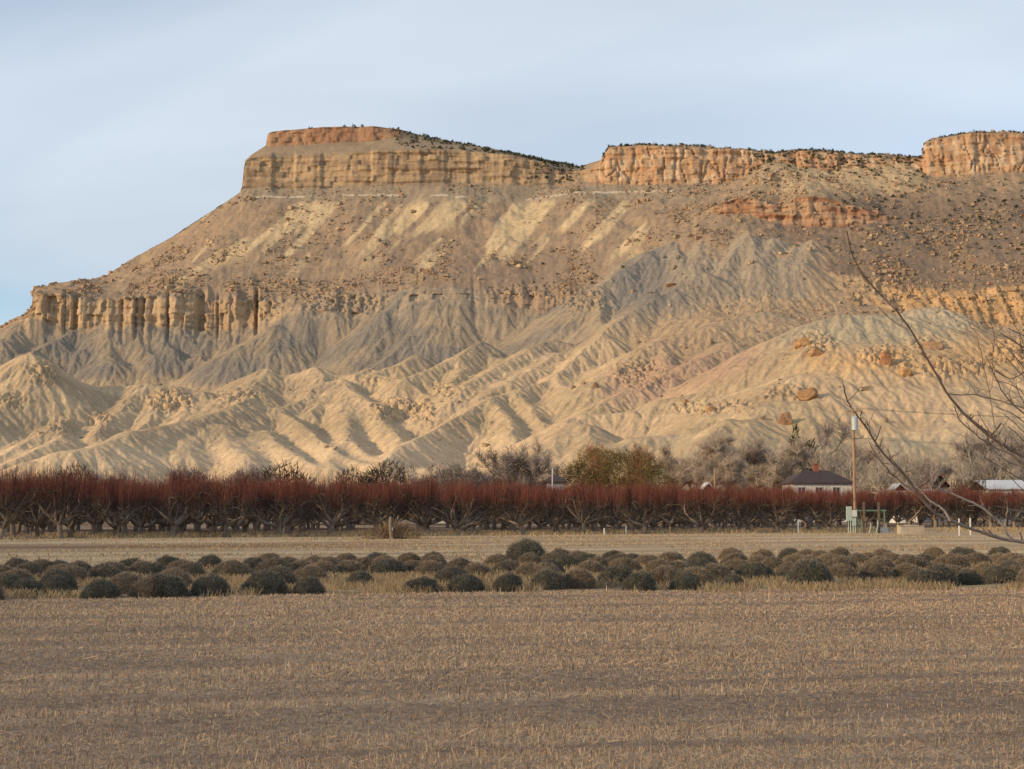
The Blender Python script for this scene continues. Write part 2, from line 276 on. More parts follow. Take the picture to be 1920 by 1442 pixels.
# ridges of the badlands: crest traced (u, v, depth), side slope, rounding
RIDGES = [
 # grey cones under the left bench cliff
 ([(138, 618, 1925), (100, 636, 1885), (60, 657, 1840), (0, 690, 1770)], .62, 5),
 ([(40, 604, 1935), (0, 640, 1860), (-60, 680, 1800)], .62, 8),
 ([(190, 618, 1925), (150, 655, 1870), (98, 690, 1815)], .62, 6),
 ([(205, 615, 1925), (208, 670, 1840), (207, 722, 1780)], .60, 9),
 ([(243, 617, 1928), (290, 668, 1850), (336, 724, 1780)], .62, 6),
 ([(300, 615, 1930), (318, 655, 1870)], .65, 5),
 ([(385, 620, 1930), (372, 665, 1865), (360, 700, 1815)], .66, 6),
 ([(556, 585, 1925), (519, 610, 1885), (455, 648, 1830), (403, 685, 1790), (364, 728, 1745)], .62, 5),
 ([(560, 588, 1925), (556, 620, 1880), (535, 655, 1835)], .7, 4),
 ([(632, 618, 1905), (608, 646, 1865), (560, 676, 1815), (519, 704, 1770)], .66, 3),
 ([(608, 646, 1865), (640, 690, 1800)], .7, 4),
 ([(700, 590, 1920), (668, 640, 1850), (650, 690, 1790)], .72, 4),
 ([(752, 548, 1935), (722, 585, 1890), (690, 625, 1840), (660, 668, 1790)], .68, 5),
 ([(784, 570, 1920), (757, 607, 1865), (700, 648, 1805), (672, 680, 1765)], .66, 4),
 ([(884, 560, 1915), (832, 586, 1870), (780, 630, 1815), (728, 668, 1765), (690, 694, 1740)], .64, 5),
 ([(879, 575, 1905), (868, 607, 1855), (862, 642, 1805)], .7, 5),
 ([(838, 590, 1868), (850, 640, 1805)], .7, 5),
 ([(816, 633, 1810), (790, 666, 1765)], .7, 5),
 ([(963, 582, 1895), (919, 634, 1820)], .7, 4),
 ([(1000, 579, 1890), (963, 625, 1825), (937, 670, 1765)], .7, 5),
 ([(1038, 586, 1885), (1026, 626, 1830), (1000, 650, 1790)], .7, 5),
 ([(1075, 592, 1880), (1068, 625, 1835)], .7, 5),
 # front hills, left
 ([(-60, 716, 1500), (0, 688, 1505), (40, 667, 1510), (64, 661, 1512), (78, 672, 1510), (94, 694, 1508), (114, 704, 1506), (118, 726, 1504)], .62, 3),
 ([(26, 700, 1490), (10, 740, 1430), (-20, 790, 1360)], .62, 8),
 ([(0, 762, 1420), (79, 737, 1480), (132, 726, 1530), (211, 725, 1540), (279, 721, 1545), (342, 725, 1540), (378, 734, 1530)], .52, 12),
 ([(211, 727, 1535), (169, 757, 1470), (113, 795, 1390), (47, 828, 1320), (0, 853, 1270)], .60, 6),
 ([(279, 722, 1540), (240, 758, 1470), (205, 789, 1410), (180, 815, 1360)], .62, 6),
 ([(310, 735, 1525), (290, 775, 1450), (262, 812, 1380)], .64, 6),
 ([(345, 735, 1520), (352, 762, 1470), (330, 800, 1400)], .66, 4),
 ([(113, 797, 1380), (112, 822, 1330), (72, 838, 1290), (5, 872, 1220)], .60, 6),
 ([(-40, 905, 1090), (0, 886, 1110), (53, 865, 1130), (111, 845, 1150), (169, 839, 1170), (211, 826, 1200), (252, 812, 1240)], .50, 10),
 ([(252, 812, 1240), (300, 800, 1280), (350, 790, 1320), (420, 768, 1390), (470, 745, 1450)], .52, 8),
 ([(390, 732, 1590), (440, 716, 1600), (463, 705, 1605), (500, 693, 1610), (524, 707, 1600), (561, 699, 1605), (595, 690, 1610), (627, 702, 1600), (650, 703, 1600)], .55, 5),
 ([(500, 694, 1605), (470, 725, 1540), (420, 745, 1500), (380, 775, 1440)], .52, 9),
 ([(595, 691, 1605), (600, 715, 1560), (575, 745, 1500), (529, 768, 1440), (479, 797, 1380), (440, 815, 1330)], .58, 5),
 ([(416, 802, 1330), (376, 823, 1280), (350, 856, 1210)], .58, 8),
 ([(416, 802, 1330), (440, 828, 1270), (450, 860, 1200)], .60, 8),
 ([(476, 812, 1330), (466, 845, 1250), (455, 880, 1150)], .60, 7),
 ([(495, 806, 1345), (519, 836, 1260), (587, 872, 1160)], .58, 5),
 ([(529, 768, 1440), (579, 806, 1340), (613, 838, 1260), (690, 872, 1150)], .58, 4),
 ([(627, 713, 1560), (610, 745, 1500), (592, 772, 1440)], .58, 5),
 ([(637, 712, 1560), (690, 752, 1460), (740, 802, 1350), (765, 830, 1290)], .60, 5),
 ([(640, 730, 1530), (655, 775, 1420), (658, 818, 1310), (630, 838, 1260), (616, 875, 1150)], .60, 5),
 ([(658, 818, 1310), (692, 850, 1220), (722, 872, 1150)], .60, 5),
 # middle hills
 ([(805, 690, 1640), (774, 665, 1660), (735, 685, 1620), (690, 702, 1590)], .62, 4),
 ([(720, 690, 1625), (705, 700, 1605), (690, 690, 1625), (660, 703, 1590)], .60, 4),
 ([(919, 668, 1645), (902, 640, 1680), (848, 668, 1620), (790, 698, 1560), (755, 710, 1530)], .62, 4),
 ([(700, 702, 1590), (753, 711, 1560), (787, 732, 1510), (832, 755, 1450)], .62, 3),
 ([(860, 690, 1580), (850, 720, 1510), (832, 755, 1450)], .62, 5),
 ([(1095, 655, 1660), (1066, 643, 1680), (1040, 637, 1690), (985, 653, 1640), (935, 685, 1570), (880, 720, 1490), (838, 752, 1430)], .56, 6),
 ([(1040, 660, 1630), (1000, 690, 1560), (950, 715, 1500), (900, 745, 1440)], .55, 9),
 # long yellow ridge coming down from the grey slope
 ([(1330, 512, 1830), (1262, 540, 1790), (1187, 583, 1720), (1127, 624, 1650), (1082, 662, 1590), (1050, 698, 1530), (1016, 719, 1490), (977, 731, 1460), (911, 750, 1410), (863, 781, 1340), (816, 810, 1280), (753, 838, 1210), (716, 866, 1150)], .60, 3),
 ([(1050, 698, 1530), (1062, 740, 1440), (1085, 772, 1370)], .62, 4),
 ([(977, 731, 1460), (1000, 770, 1370), (1030, 812, 1280)], .62, 4),
 ([(925, 745, 1420), (955, 795, 1310), (985, 842, 1200)], .62, 4),
 # grey face and domes under the reddish outcrop
 ([(1236, 464, 1985), (1219, 474, 1970), (1162, 507, 1905), (1120, 536, 1855), (1128, 600, 1740)], .62, 4),
 ([(1219, 474, 1970), (1225, 520, 1890), (1215, 560, 1800)], .62, 10),
 ([(1270, 455, 1985), (1283, 500, 1890)], .66, 8),
 ([(1324, 452, 1975), (1305, 494, 1890)], .66, 7),
 ([(1358, 458, 1965), (1310, 508, 1870)], .66, 7),
 ([(1394, 440, 1965), (1358, 504, 1865)], .66, 6),
 ([(1404, 436, 1965), (1422, 492, 1870)], .66, 6),
 ([(1447, 445, 1955), (1428, 498, 1865)], .66, 6),
 ([(1495, 455, 1945), (1474, 492, 1870)], .68, 5),
 ([(1518, 450, 1945), (1503, 492, 1865)], .68, 5),
 # rubble mounds and the reddish slope
 ([(1430, 585, 1650), (1330, 610, 1600), (1240, 640, 1560), (1203, 656, 1540), (1160, 690, 1480), (1110, 720, 1430)], .55, 12),
 ([(1203, 656, 1540), (1190, 700, 1460), (1170, 730, 1410)], .62, 6),
 ([(1250, 660, 1500), (1240, 700, 1420)], .6, 6),
 ([(1460, 612, 1560), (1369, 640, 1500), (1343, 659, 1470), (1299, 672, 1440), (1248, 701, 1400), (1193, 722, 1370), (1130, 757, 1320), (1090, 785, 1270)], .52, 7),
 # big right hill
 ([(1843, 650, 1230), (1800, 636, 1255), (1764, 625, 1265), (1720, 605, 1290), (1677, 597, 1300), (1621, 597, 1300), (1575, 597, 1300), (1517, 608, 1290), (1458, 631, 1270), (1401, 673, 1230), (1337, 724, 1190), (1299, 740, 1180), (1241, 746, 1180), (1193, 769, 1160), (1146, 776, 1160), (1091, 775, 1160), (1066, 786, 1145), (1040, 806, 1120), (980, 844, 1070)], .55, 8),
 ([(1575, 600, 1298), (1560, 640, 1230), (1500, 700, 1150), (1455, 750, 1090), (1400, 790, 1040)], .54, 34),
 ([(1640, 600, 1298), (1640, 660, 1210), (1612, 690, 1170), (1560, 760, 1080), (1530, 830, 980)], .56, 34),
 ([(1700, 604, 1290), (1710, 660, 1210), (1720, 740, 1100), (1745, 800, 1030)], .58, 34),
 ([(1764, 626, 1263), (1785, 680, 1180), (1800, 740, 1110), (1830, 810, 1010)], .58, 34),
 ([(1843, 650, 1230), (1831, 740, 1110), (1866, 797, 1030), (1900, 840, 970)], .6, 34),
 ([(1960, 640, 1260), (1900, 690, 1180), (1930, 780, 1060)], .58, 34),
 ([(2300, 600, 1300), (2100, 600, 1320), (1960, 625, 1290), (1880, 655, 1230)], .55, 8),
 ([(1600, 850, 955), (1647, 819, 985), (1677, 821, 985), (1720, 836, 970), (1764, 863, 940), (1800, 890, 910)], .5, 6),
 ([(1677, 594, 1400), (1715, 578, 1420), (1750, 576, 1420), (1779, 597, 1400), (1822, 627, 1360)], .55, 8),
 ([(1370, 750, 1130), (1321, 780, 1080), (1286, 809, 1040), (1241, 816, 1035), (1187, 820, 1030), (1150, 840, 1000)], .52, 8),
 ([(1372, 784, 1020), (1356, 788, 1010), (1311, 826, 960)], .55, 7),
 ([(1440, 770, 1060), (1394, 826, 960)], .55, 7),
 ([(1098, 800, 1080), (1079, 792, 1100), (1050, 815, 1060), (1000, 860, 1000)], .55, 7),
 ([(1098, 800, 1080), (1105, 830, 1020)], .55, 7),
]
RZ = np.full(GZ.shape, -1e3)
for pts, slope, rnd in RIDGES:
    rnd = rnd * 1.05 + .5
    P = np.array([at(*p) for p in pts])
    reach = (P[:, 2].max() + 8) / slope + 12
    reach = min(reach, 190)
    m = (GX > P[:, 0].min() - reach) & (GX < P[:, 0].max() + reach) & (GY > P[:, 1].min() - reach) & (GY < P[:, 1].max() + reach)
    x = GX[m]; y = GY[m]
    # crest wanders a little in plan
    wx = 10 * (vnoise(x / 60, y / 60, 61) - .5) + 2.5 * (vnoise(x / 15, y / 15, 67) - .5)
    x = x + wx; best = np.full(x.shape, -1e3)
    for (x0, y0, z0), (x1, y1, z1) in zip(P[:-1], P[1:]):
        dx, dy = x1 - x0, y1 - y0; L2 = dx * dx + dy * dy + 1e-6
        t = np.clip(((x - x0) * dx + (y - y0) * dy) / L2, 0, 1)
        d = np.hypot(x - x0 - t * dx, y - y0 - t * dy)
        best = np.maximum(best, z0 + (z1 - z0) * t - slope * (np.sqrt(d * d + rnd * rnd) - rnd))
    cur = RZ[m]; ks = 7.0 + rnd * .5
    hh_ = np.clip(.5 + .5 * (best - cur) / ks, 0, 1)
    RZ[m] = np.where(cur < -900, best, cur * (1 - hh_) + best * hh_ + ks * .6 * hh_ * (1 - hh_))
k_s = 5.0
dlt = RZ - GZ
h_ = np.clip(0.5 + 0.5 * dlt / k_s, 0, 1)
HZ = GZ * (1 - h_) + np.maximum(RZ, GZ - 50) * h_ + k_s * h_ * (1 - h_)
ON_R = sstep(-6, 2, dlt)                                     # 1 on a badland ridge

# gullies aligned with the fall of the slope
def grads(Z):
    dXi = np.gradient(GX, axis=1); dXj = np.gradient(GX, axis=0)
    dYi = np.gradient(GY, axis=1); dYj = np.gradient(GY, axis=0)
    dZi = np.gradient(Z, axis=1); dZj = np.gradient(Z, axis=0)
    det = dXi * dYj - dXj * dYi; det = np.where(np.abs(det) < 1e-6, 1e-6, det)
    return (dZi * dYj - dZj * dYi) / det, (dXi * dZj - dXj * dZi) / det
def blur(Z, n):
    for _ in range(n):
        Z = (np.roll(Z, 1, 0) + np.roll(Z, -1, 0) + 2 * Z) / 4; Z = (np.roll(Z, 1, 1) + np.roll(Z, -1, 1) + 2 * Z) / 4
    return Z
gx, gy = grads(blur(HZ, 3)); gx = np.clip(gx, -2, 2); gy = np.clip(gy, -2, 2)
def stripes(x, y, gx, gy, lam, seed):
    cell = lam * 1.6
    gl = np.sqrt(gx * gx + gy * gy) + 1e-6
    px_, py_ = -gy / gl, gx / gl
    cxi = np.floor(x / cell).astype(np.int64); cyi = np.floor(y / cell).astype(np.int64)
    C = np.zeros(x.shape); S = np.zeros(x.shape); W = np.zeros(x.shape) + 1e-6
    for i in (-1, 0, 1):
        for j in (-1, 0, 1):
            h1 = hash2(cxi + i, cyi + j, seed); h2 = hash2(cxi + i, cyi + j, seed + 7)
            ddx = x - (cxi + i + h1) * cell; ddy = y - (cyi + j + h2) * cell
            w = np.exp(-(ddx * ddx + ddy * ddy) / (cell * cell * 0.35))
            ph = (ddx * px_ + ddy * py_) * (2 * pi / lam) + h1 * 6.28
            C += w * np.cos(ph); S += w * np.sin(ph); W += w
    return C / W, S / W, px_, py_
slope_m = np.sqrt(gx * gx + gy * gy)
steep = sstep(0.12, 0.5, slope_m)
shale = np.maximum(ON_R, sstep(3.6, 4.0, SEG) * sstep(5.2, 4.9, SEG))
talus = sstep(5.9, 6.2, SEG) * sstep(9.1, 8.9, SEG) * (1 - ON_R)
low = sstep(4.0, 3.6, SEG) * (1 - ON_R)
e_amp = shale * 1.0 + talus * 0.42 + low * 0.6
EZ = np.zeros(HZ.shape)
for lam, amp, sd in ((46, .7, 101), (24, .65, 113), (11, .8, 127), (5.2, .46, 139)):
    m = slice(0, NR)
    C, S, px_, py_ = stripes(GX, GY, gx, gy, lam, sd)
    mag = np.sqrt(C * C + S * S) + 1e-6
    Cn = C / np.maximum(mag, 0.35)
    prof = 1 - 2 * np.abs(Cn) ** 0.8 if lam > 30 else Cn                       # sharp crests for the large ones
    A = amp * e_amp * steep
    EZ += A * (prof * 0.5 - 0.5 if lam > 30 else prof * .6)
    g2 = -S * A * 0.55 * (2 * pi / lam)
    gx = gx + g2 * px_; gy = gy + g2 * py_
C1, _, _, _ = stripes(GX, GY, gx, gy, 15.0, 881); C2, _, _, _ = stripes(GX, GY, gx, gy, 6.5, 883)
STRK = C1 * .6 + C2 * .5                                     # tone streaks running down the fall line (wash of silt)
HZ = HZ + EZ * sstep(0.1, 0.8, SEG)
# rough ground: rubble on the talus, hummocks on the right
ug, vg = pix(GX, GY, HZ)
rub = talus * (0.5 + 0.5 * sstep(.42, .62, fbm(GX / 60, GY / 60, 3, 71)))
rright = sstep(1130, 1300, ug) * sstep(780, 700, vg) * (1 - shale * .6)
rough = np.maximum(rub, rright * 0.9)
HZ += rough * (2.6 * (fbm(GX / 9, GY / 9, 3, 81) - .5) + 4.5 * (np.abs(fbm(GX / 26, GY / 26, 3, 83) - .5) * 2 - .25))
HZ += (1 - rough) * 0.7 * (fbm(GX / 7, GY / 7, 3, 91) - .5) * sstep(.5, 1, SEG)
# craggy rock: pinnacles, ledges and boulder piles (u, v, radius u, radius v, height)
CRAGS = [(85, 700, 34, 24, 12), (318, 752, 45, 22, 14), (120, 800, 30, 16, 7), (190, 785, 28, 16, 8), (745, 768, 55, 24, 12), (800, 770, 14, 24, 14), (835, 730, 30, 18, 8),
         (700, 715, 40, 10, 5), (1530, 640, 40, 22, 10), (1660, 668, 60, 22, 8), (1780, 690, 110, 24, 7), (1740, 640, 40, 16, 8), (1900, 660, 50, 30, 12), (1480, 735, 50, 16, 7), (1310, 765, 60, 14, 7),
         (1380, 762, 40, 14, 8), (1200, 700, 60, 30, 8), (1090, 560, 50, 25, 12), (1000, 545, 90, 16, 8), (640, 565, 90, 22, 10), (480, 580, 60, 24, 10), (450, 745, 60, 16, 6), (20, 750, 40, 18, 7), (80, 690, 10, 10, 6),
         (1850, 580, 110, 40, 5), (1700, 545, 120, 25, 4), (1400, 560, 160, 30, 2)]
crag = np.zeros(HZ.shape)
for cu, cv, ru, rv, hh in CRAGS:
    q = ((ug - cu) / ru) ** 2 + ((vg - cv) / rv) ** 2
    crag = np.maximum(crag, hh * np.clip(1.25 - q, 0, 1))
cn = np.abs(fbm(GX / 7, GY / 9, 4, 151, .6) - .5) * 2
HZ += crag * (0.42 * sstep(0.10, 0.22, cn) + .45 * fbm(GX / 4, GY / 4, 3, 153) - 0.42)
# ledges and joints of the cliffs push the face in and out
cl2 = sstep(8.95, 9.1, SEG) * sstep(10.05, 9.95, SEG); cl1 = sstep(4.95, 5.1, SEG) * sstep(6.05, 5.95, SEG); cl3 = sstep(10.98, 11.02, SEG) * sstep(12.0, 11.97, SEG); clo = sstep(6.98, 7.05, SEG) * sstep(8.0, 7.97, SEG) * sstep(1310, 1350, ug) * sstep(1700, 1640, ug)
jn = fbm(GX / 9, HZ / 30, 4, 161) - .5; led = fbm(HZ / 7, GX / 160, 3, 171) - .5
def blk2(w, h, seed):
    """angular blocks between joints and bedding planes"""
    j = np.floor(HZ / h + .35 * fbm(GX / 60, GX * 0, 2, seed + 5)); off = hash2(j, j * 0, seed + 9) * 5
    i = np.floor(GX / w + off + .5 * fbm(GX / (3 * w), HZ / (3 * h), 2, seed + 2))
    return hash2(i, j, seed) - .5
jn2 = np.abs(fbm(GX / 17, HZ / 70, 3, 163) - .5)
GYd = GY + (1 - ON_R) * (cl2 * (3.2 * jn + 7 * led + 4.5 * blk2(15, 9, 361) + 3 * blk2(40, 16, 371) + sstep(1080, 1150, ug) * 4 * sstep(.06, .0, jn2)) + cl1 * (4 * jn + 5 * led + 7 * blk2(11, 24, 381) + 4 * blk2(6, 9, 391)) + cl3 * (4 * jn + 3 * led + 4 * blk2(10, 8, 395)) + clo * (6 * jn + 7 * led + 5 * blk2(12, 7, 397)))
HZ = np.where(SEG < 0.05, -6.0, HZ)

# ---- rock colours (strata, talus, shale)
def C3(*c): return np.array(c, float)
n1 = fbm(GX / 70, GY / 70, 4, 201); n2 = fbm(GX / 14, GY / 14, 4, 203); nz = fbm(GX / 60, HZ / 5.0, 3, 205); nv = fbm(GX / 7, HZ / 60, 3, 207)
def mixc(a, b, t): return a * (1 - t[..., None]) + b * t[..., None]
col = np.zeros(HZ.shape + (3,)) + C3(.46, .335, .2)
yel = C3(.53, .378, .228); crm_ = C3(.62, .448, .272); grey = C3(.285, .226, .162); bgrey = C3(.215, .186, .152); brn = C3(.335, .235, .15); tan_ = C3(.45, .325, .195); red = C3(.40, .205, .105); org = C3(.47, .295, .15)
col = mixc(col, yel, sstep(.35, .65, n1))
# lower hills get paler towards the foot on the left and centre, grey higher up
g_up = sstep(745, 700, vg) * sstep(1160, 1080, ug) * sstep(1600, 1700, GY)
col = mixc(col, grey, np.clip(g_up * 1.1, 0, 1) * (0.75 + .25 * n1))
col = mixc(col, bgrey, g_up * sstep(.42, .6, n1 + .1 * n2) * .85)
col = mixc(col, crm_, sstep(790, 850, vg) * sstep(1120, 950, ug) * .8)
brow = sstep(.46, .6, fbm(GX / 110, GY / 55, 4, 211)) * sstep(690, 720, vg) * sstep(850, 790, vg) * sstep(720, 560, ug)
col = mixc(col, C3(.40, .295, .185), brow * .85)
# right side
gface = sstep(1105, 1130, ug) * sstep(1540, 1500, ug) * sstep(425, 445, vg) * sstep(640, 560, vg) * ON_R
col = mixc(col, mixc(grey * 1.12 + 0 * col, bgrey * 1.1 + 0 * col, sstep(1300, 1230, ug) * sstep(1140, 1160, ug)), gface)
rr = sstep(1120, 1220, ug) * sstep(770, 700, vg) * (1 - gface)
rubc = mixc(C3(.40, .285, .18) + 0 * col, brn + 0 * col, sstep(.4, .62, n2))
hillR = sstep(1180, 1320, GY) ; 
col = mixc(col, rubc, rr * hillR * .85)
redsl = sstep(1100, 1180, ug) * sstep(1480, 1380, ug) * sstep(640, 670, vg) * sstep(780, 740, vg) * sstep(1150, 1210, GY) * sstep(1500, 1440, GY)
col = mixc(col, C3(.42, .27, .185), redsl * .7)
gd = np.clip(1.2 - ((ug - 1750) / 75) ** 2 - ((vg - 605) / 32) ** 2, 0, 1) * sstep(1330, 1380, GY) * sstep(1480, 1440, GY)
col = mixc(col, C3(.43, .345, .235), np.clip(gd * 2, 0, 1))
topR = sstep(1420, 1500, ug) * sstep(1850, 1780, ug) * sstep(655, 640, vg) * sstep(1180, 1230, GY) * sstep(1330, 1310, GY)
col = mixc(col, C3(.37, .315, .215), topR * .7)
ledR = sstep(1470, 1540, ug) * np.exp(-((vg - 675 - 12 * (n1 - .5)) / 26.0) ** 2) * sstep(1400, 1320, GY)
col = mixc(col, C3(.52, .33, .165), np.clip(ledR * (.5 + n2), 0, 1) * .85)
farR = sstep(1740, 1830, ug) * sstep(730, 690, vg) * sstep(1400, 1300, GY)
col = mixc(col, org, farR * .5)
gfoot = sstep(1150, 1250, ug) * sstep(800, 840, vg) * (.4 + .6 * sstep(.4, .6, n1))
col = mixc(col, C3(.37, .32, .22), gfoot * .75)
# bench cliff
c1 = mixc(C3(.445, .315, .19) + 0 * col, C3(.36, .25, .155) + 0 * col, sstep(.4, .65, nv))
c1 = mixc(c1, C3(.32, .25, .175), sstep(500, 580, ug) * sstep(1000, 900, ug) * .85)
c1 = mixc(c1, C3(.35, .235, .15), sstep(880, 960, ug) * sstep(1180, 1120, ug) * .8)
c1 = mixc(c1, org * (0.85 + .3 * nz)[..., None], sstep(1600, 1700, ug))
col = mixc(col, c1, np.clip(sstep(4.8, 5.15, SEG + .5 * (n2 - .5) + .3 * (nv - .5)) * sstep(6.15, 5.9, SEG + .3 * (n2 - .5)) * (1 - ON_R), 0, 1) * (1 - .75 * sstep(1150, 1220, ug) * sstep(1660, 1560, ug)))
# talus
tal = mixc(C3(.36, .255, .165) + 0 * col, C3(.275, .202, .14) + 0 * col, sstep(.42, .62, n2))
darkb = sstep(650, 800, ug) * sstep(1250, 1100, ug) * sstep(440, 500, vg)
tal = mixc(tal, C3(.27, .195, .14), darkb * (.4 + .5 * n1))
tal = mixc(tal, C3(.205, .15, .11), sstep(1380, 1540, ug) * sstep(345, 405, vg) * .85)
tal = mixc(tal, C3(.46, .34, .20), sstep(1380, 1480, ug) * sstep(1760, 1700, ug) * sstep(375, 350, vg) * .8)
tz = sstep(5.9, 6.05, SEG) * sstep(9.05, 8.98, SEG) * (1 - ON_R)
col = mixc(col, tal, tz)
# pale shale chutes running down the talus, leaning with the fall line
lean = ug + (vg - 370) * 0.92
ch = fbm(lean / 34.0, vg / 130.0, 3, 221)
chw = sstep(.53, .60, ch) * sstep(360, 376, vg) * sstep(350, 430, lean) * sstep(1330, 1250, ug)
chl = 410 + 150 * fbm(lean / 40.0, vg * 0 + 3.0, 2, 223)
chw = chw * sstep(chl + 30, chl - 25, vg)
big = sstep(22, 8, np.abs(lean - 1035 - (vg - 370) * .10)) * sstep(366, 376, vg) * sstep(505, 470, vg) + sstep(14, 5, np.abs(lean - 1110)) * sstep(364, 374, vg) * sstep(445, 420, vg) + sstep(14, 5, np.abs(lean - 640)) * sstep(372, 385, vg) * sstep(500, 470, vg) \
    + sstep(11, 4, np.abs(lean - 1180)) * sstep(360, 372, vg) * sstep(430, 400, vg) + sstep(12, 5, np.abs(ug - 842 - (vg - 400) * .02)) * sstep(375, 390, vg) * sstep(442, 415, vg) + sstep(8, 3, np.abs(lean - 730)) * sstep(372, 385, vg) * sstep(480, 440, vg)
col = mixc(col, C3(.56, .42, .245), np.clip(np.clip(chw * .9 + big, 0, 1) * tz * (.85 + .4 * (n2 - .4)), 0, .97))
# thin white ledge and the grey shale right under the big cliff
und = tz * sstep(384, 372, vg) * sstep(346, 352, vg) * sstep(1370, 1300, ug)
col = mixc(col, C3(.30, .24, .17), und * .75)
wv = np.interp(ug, [470, 620, 760, 880, 985, 1080, 1250], [371, 366, 366, 369, 374, 361, 358])
wht = sstep(2.2, .9, np.abs(vg - wv - 1.5 * (n2 - .5))) * tz * sstep(.38, .46, fbm(ug / 16, ug * 0 + 2, 3, 231)) * (ug > 478) * (ug < 1260) * ((ug < 882) | (ug > 984))
col = mixc(col, C3(.56, .46, .34), np.clip(wht, 0, 1) * .9)
# outcrop, big cliff, cap
oc = mixc(C3(.33, .17, .10) + 0 * col, C3(.40, .26, .16) + 0 * col, sstep(.4, .6, nz))
col = mixc(col, oc, clo * sstep(1325, 1350, ug) * sstep(1680, 1640, ug))
c2l = mixc(C3(.395, .28, .17) + 0 * col, C3(.305, .208, .132) + 0 * col, sstep(.42, .62, nz))
c2r = mixc(C3(.44, .275, .16) + 0 * col, C3(.53, .38, .245) + 0 * col, sstep(.46, .62, fbm(GX / 6, HZ / 26, 4, 241)))
c2r = mixc(c2r, C3(.40, .225, .125), sstep(.5, .62, fbm(GX / 40, HZ / 9, 3, 243)) * .7)
c2 = mixc(c2l, c2r, sstep(1090, 1130, ug))
col = mixc(col, c2, cl2)
cs = sstep(9.98, 10.02, SEG) * sstep(11.0, 10.98, SEG)
col = mixc(col, mixc(C3(.285, .215, .15) + 0 * col, C3(.34, .25, .16) + 0 * col, n2), cs)
c3 = mixc(C3(.37, .215, .125) + 0 * col, C3(.31, .17, .10) + 0 * col, sstep(.4, .6, nv))
c3 = mixc(c3, C3(.30, .22, .14), sstep(735, 780, ug))
col = mixc(col, c3, cl3)
col = mixc(col, C3(.27, .21, .14) + 0 * col, sstep(11.97, 12.0, SEG))
col = mixc(col, C3(.45, .29, .16), np.clip(crag / 14.0, 0, 1) * sstep(.2, .4, cn) * .55)
col *= (0.86 + 0.28 * n2)[..., None]
stm = np.clip(shale + low + .45 * talus, 0, 1) * STRK
col *= (1 + .20 * stm)[..., None]; col[..., 2] *= 1 - .10 * stm
patch = sstep(.5, .64, fbm(GX / 48, GY / 30, 4, 251)) * np.clip(shale + low, 0, 1) * sstep(1150, 1300, ug) * sstep(640, 700, vg)
col = mixc(col, C3(.40, .285, .17), patch * .55)

V = np.stack([GX, GYd, HZ], -1).reshape(-1, 3)
ii = np.arange(NR - 1)[:, None] * NC + np.arange(NC - 1)[None, :]
Fq = np.stack([ii, ii + 1, ii + NC + 1, ii + NC], -1).reshape(-1, 4)
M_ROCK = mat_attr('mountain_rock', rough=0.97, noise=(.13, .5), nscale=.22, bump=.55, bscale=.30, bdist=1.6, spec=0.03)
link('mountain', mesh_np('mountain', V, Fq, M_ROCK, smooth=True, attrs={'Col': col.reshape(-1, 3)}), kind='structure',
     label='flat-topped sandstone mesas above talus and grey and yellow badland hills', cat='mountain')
MT = dict(X=GX, Y=GYd, Z=HZ, seg=SEG, u=ug, v=vg, on=ON_R, talus=talus, rr=rright)

# ------------------------------------------------------------------ open country: ground sheet and a ridge added behind the camera to shade the foreground
def ground_mat():
    m = bpy.data.materials.new('dry_ground'); m.use_nodes = True
    nt = m.node_tree; b = nt.nodes['Principled BSDF']; L = nt.links
    b.inputs['Roughness'].default_value = 1.0; b.inputs['Specular IOR Level'].default_value = 0.03
    g = nt.nodes.new('ShaderNodeNewGeometry')
    n = nt.nodes.new('ShaderNodeTexNoise'); n.inputs['Scale'].default_value = .35; n.inputs['Detail'].default_value = 8; n.inputs['Roughness'].default_value = .65
    L.new(g.outputs['Position'], n.inputs['Vector'])
    r = nt.nodes.new('ShaderNodeValToRGB'); e = r.color_ramp.elements
    e[0].position = .3; e[0].color = (.20, .145, .095, 1); e[1].position = .7; e[1].color = (.36, .28, .18, 1)
    L.new(n.outputs[0], r.inputs[0]); L.new(r.outputs[0], b.inputs['Base Color'])
    return m
M_GROUND = ground_mat()
gs = 9000.0
link('ground', mesh_np('ground', [(-gs, -gs, 0), (gs, -gs, 0), (gs, gs, 0), (-gs, gs, 0)], [(0, 1, 2, 3)], M_GROUND), kind='structure',
     label='flat dry valley floor reaching to the foot of the mountain', cat='ground')
# long unseen hill added to block low sun from the foreground, square to it
RD, RH, RL, RW = 620.0, 182.4, 900.0, 420.0
hx, hy = SDIR[0] / cos(SUN_EL), SDIR[1] / cos(SUN_EL)         # unit vector towards the sun
na, nb = 90, 40
aa, bb = np.meshgrid(np.linspace(-RL, RL, na), np.linspace(-RW, RW, nb), indexing='ij')
prof_ = np.clip(1 - np.abs(bb) / RW, 0, 1)
endt = sstep(RL, RL * .72, np.abs(aa))
zz = RH * prof_ * endt * (0.99 + .02 * fbm(aa / 120, bb / 120, 3, 301)) - 2
hxg = hx * (RD + bb) - hy * aa; hyg = hy * (RD + bb) + hx * aa
ii = np.arange(na - 1)[:, None] * nb + np.arange(nb - 1)[None, :]
link('hill', mesh_np('hill', np.stack([hxg, hyg, zz], -1).reshape(-1, 3), np.stack([ii, ii + 1, ii + nb + 1, ii + nb], -1).reshape(-1, 4), M_GROUND, smooth=True),
     kind='structure', label='long unseen hill added behind the viewpoint to shade the valley floor', cat='hill')

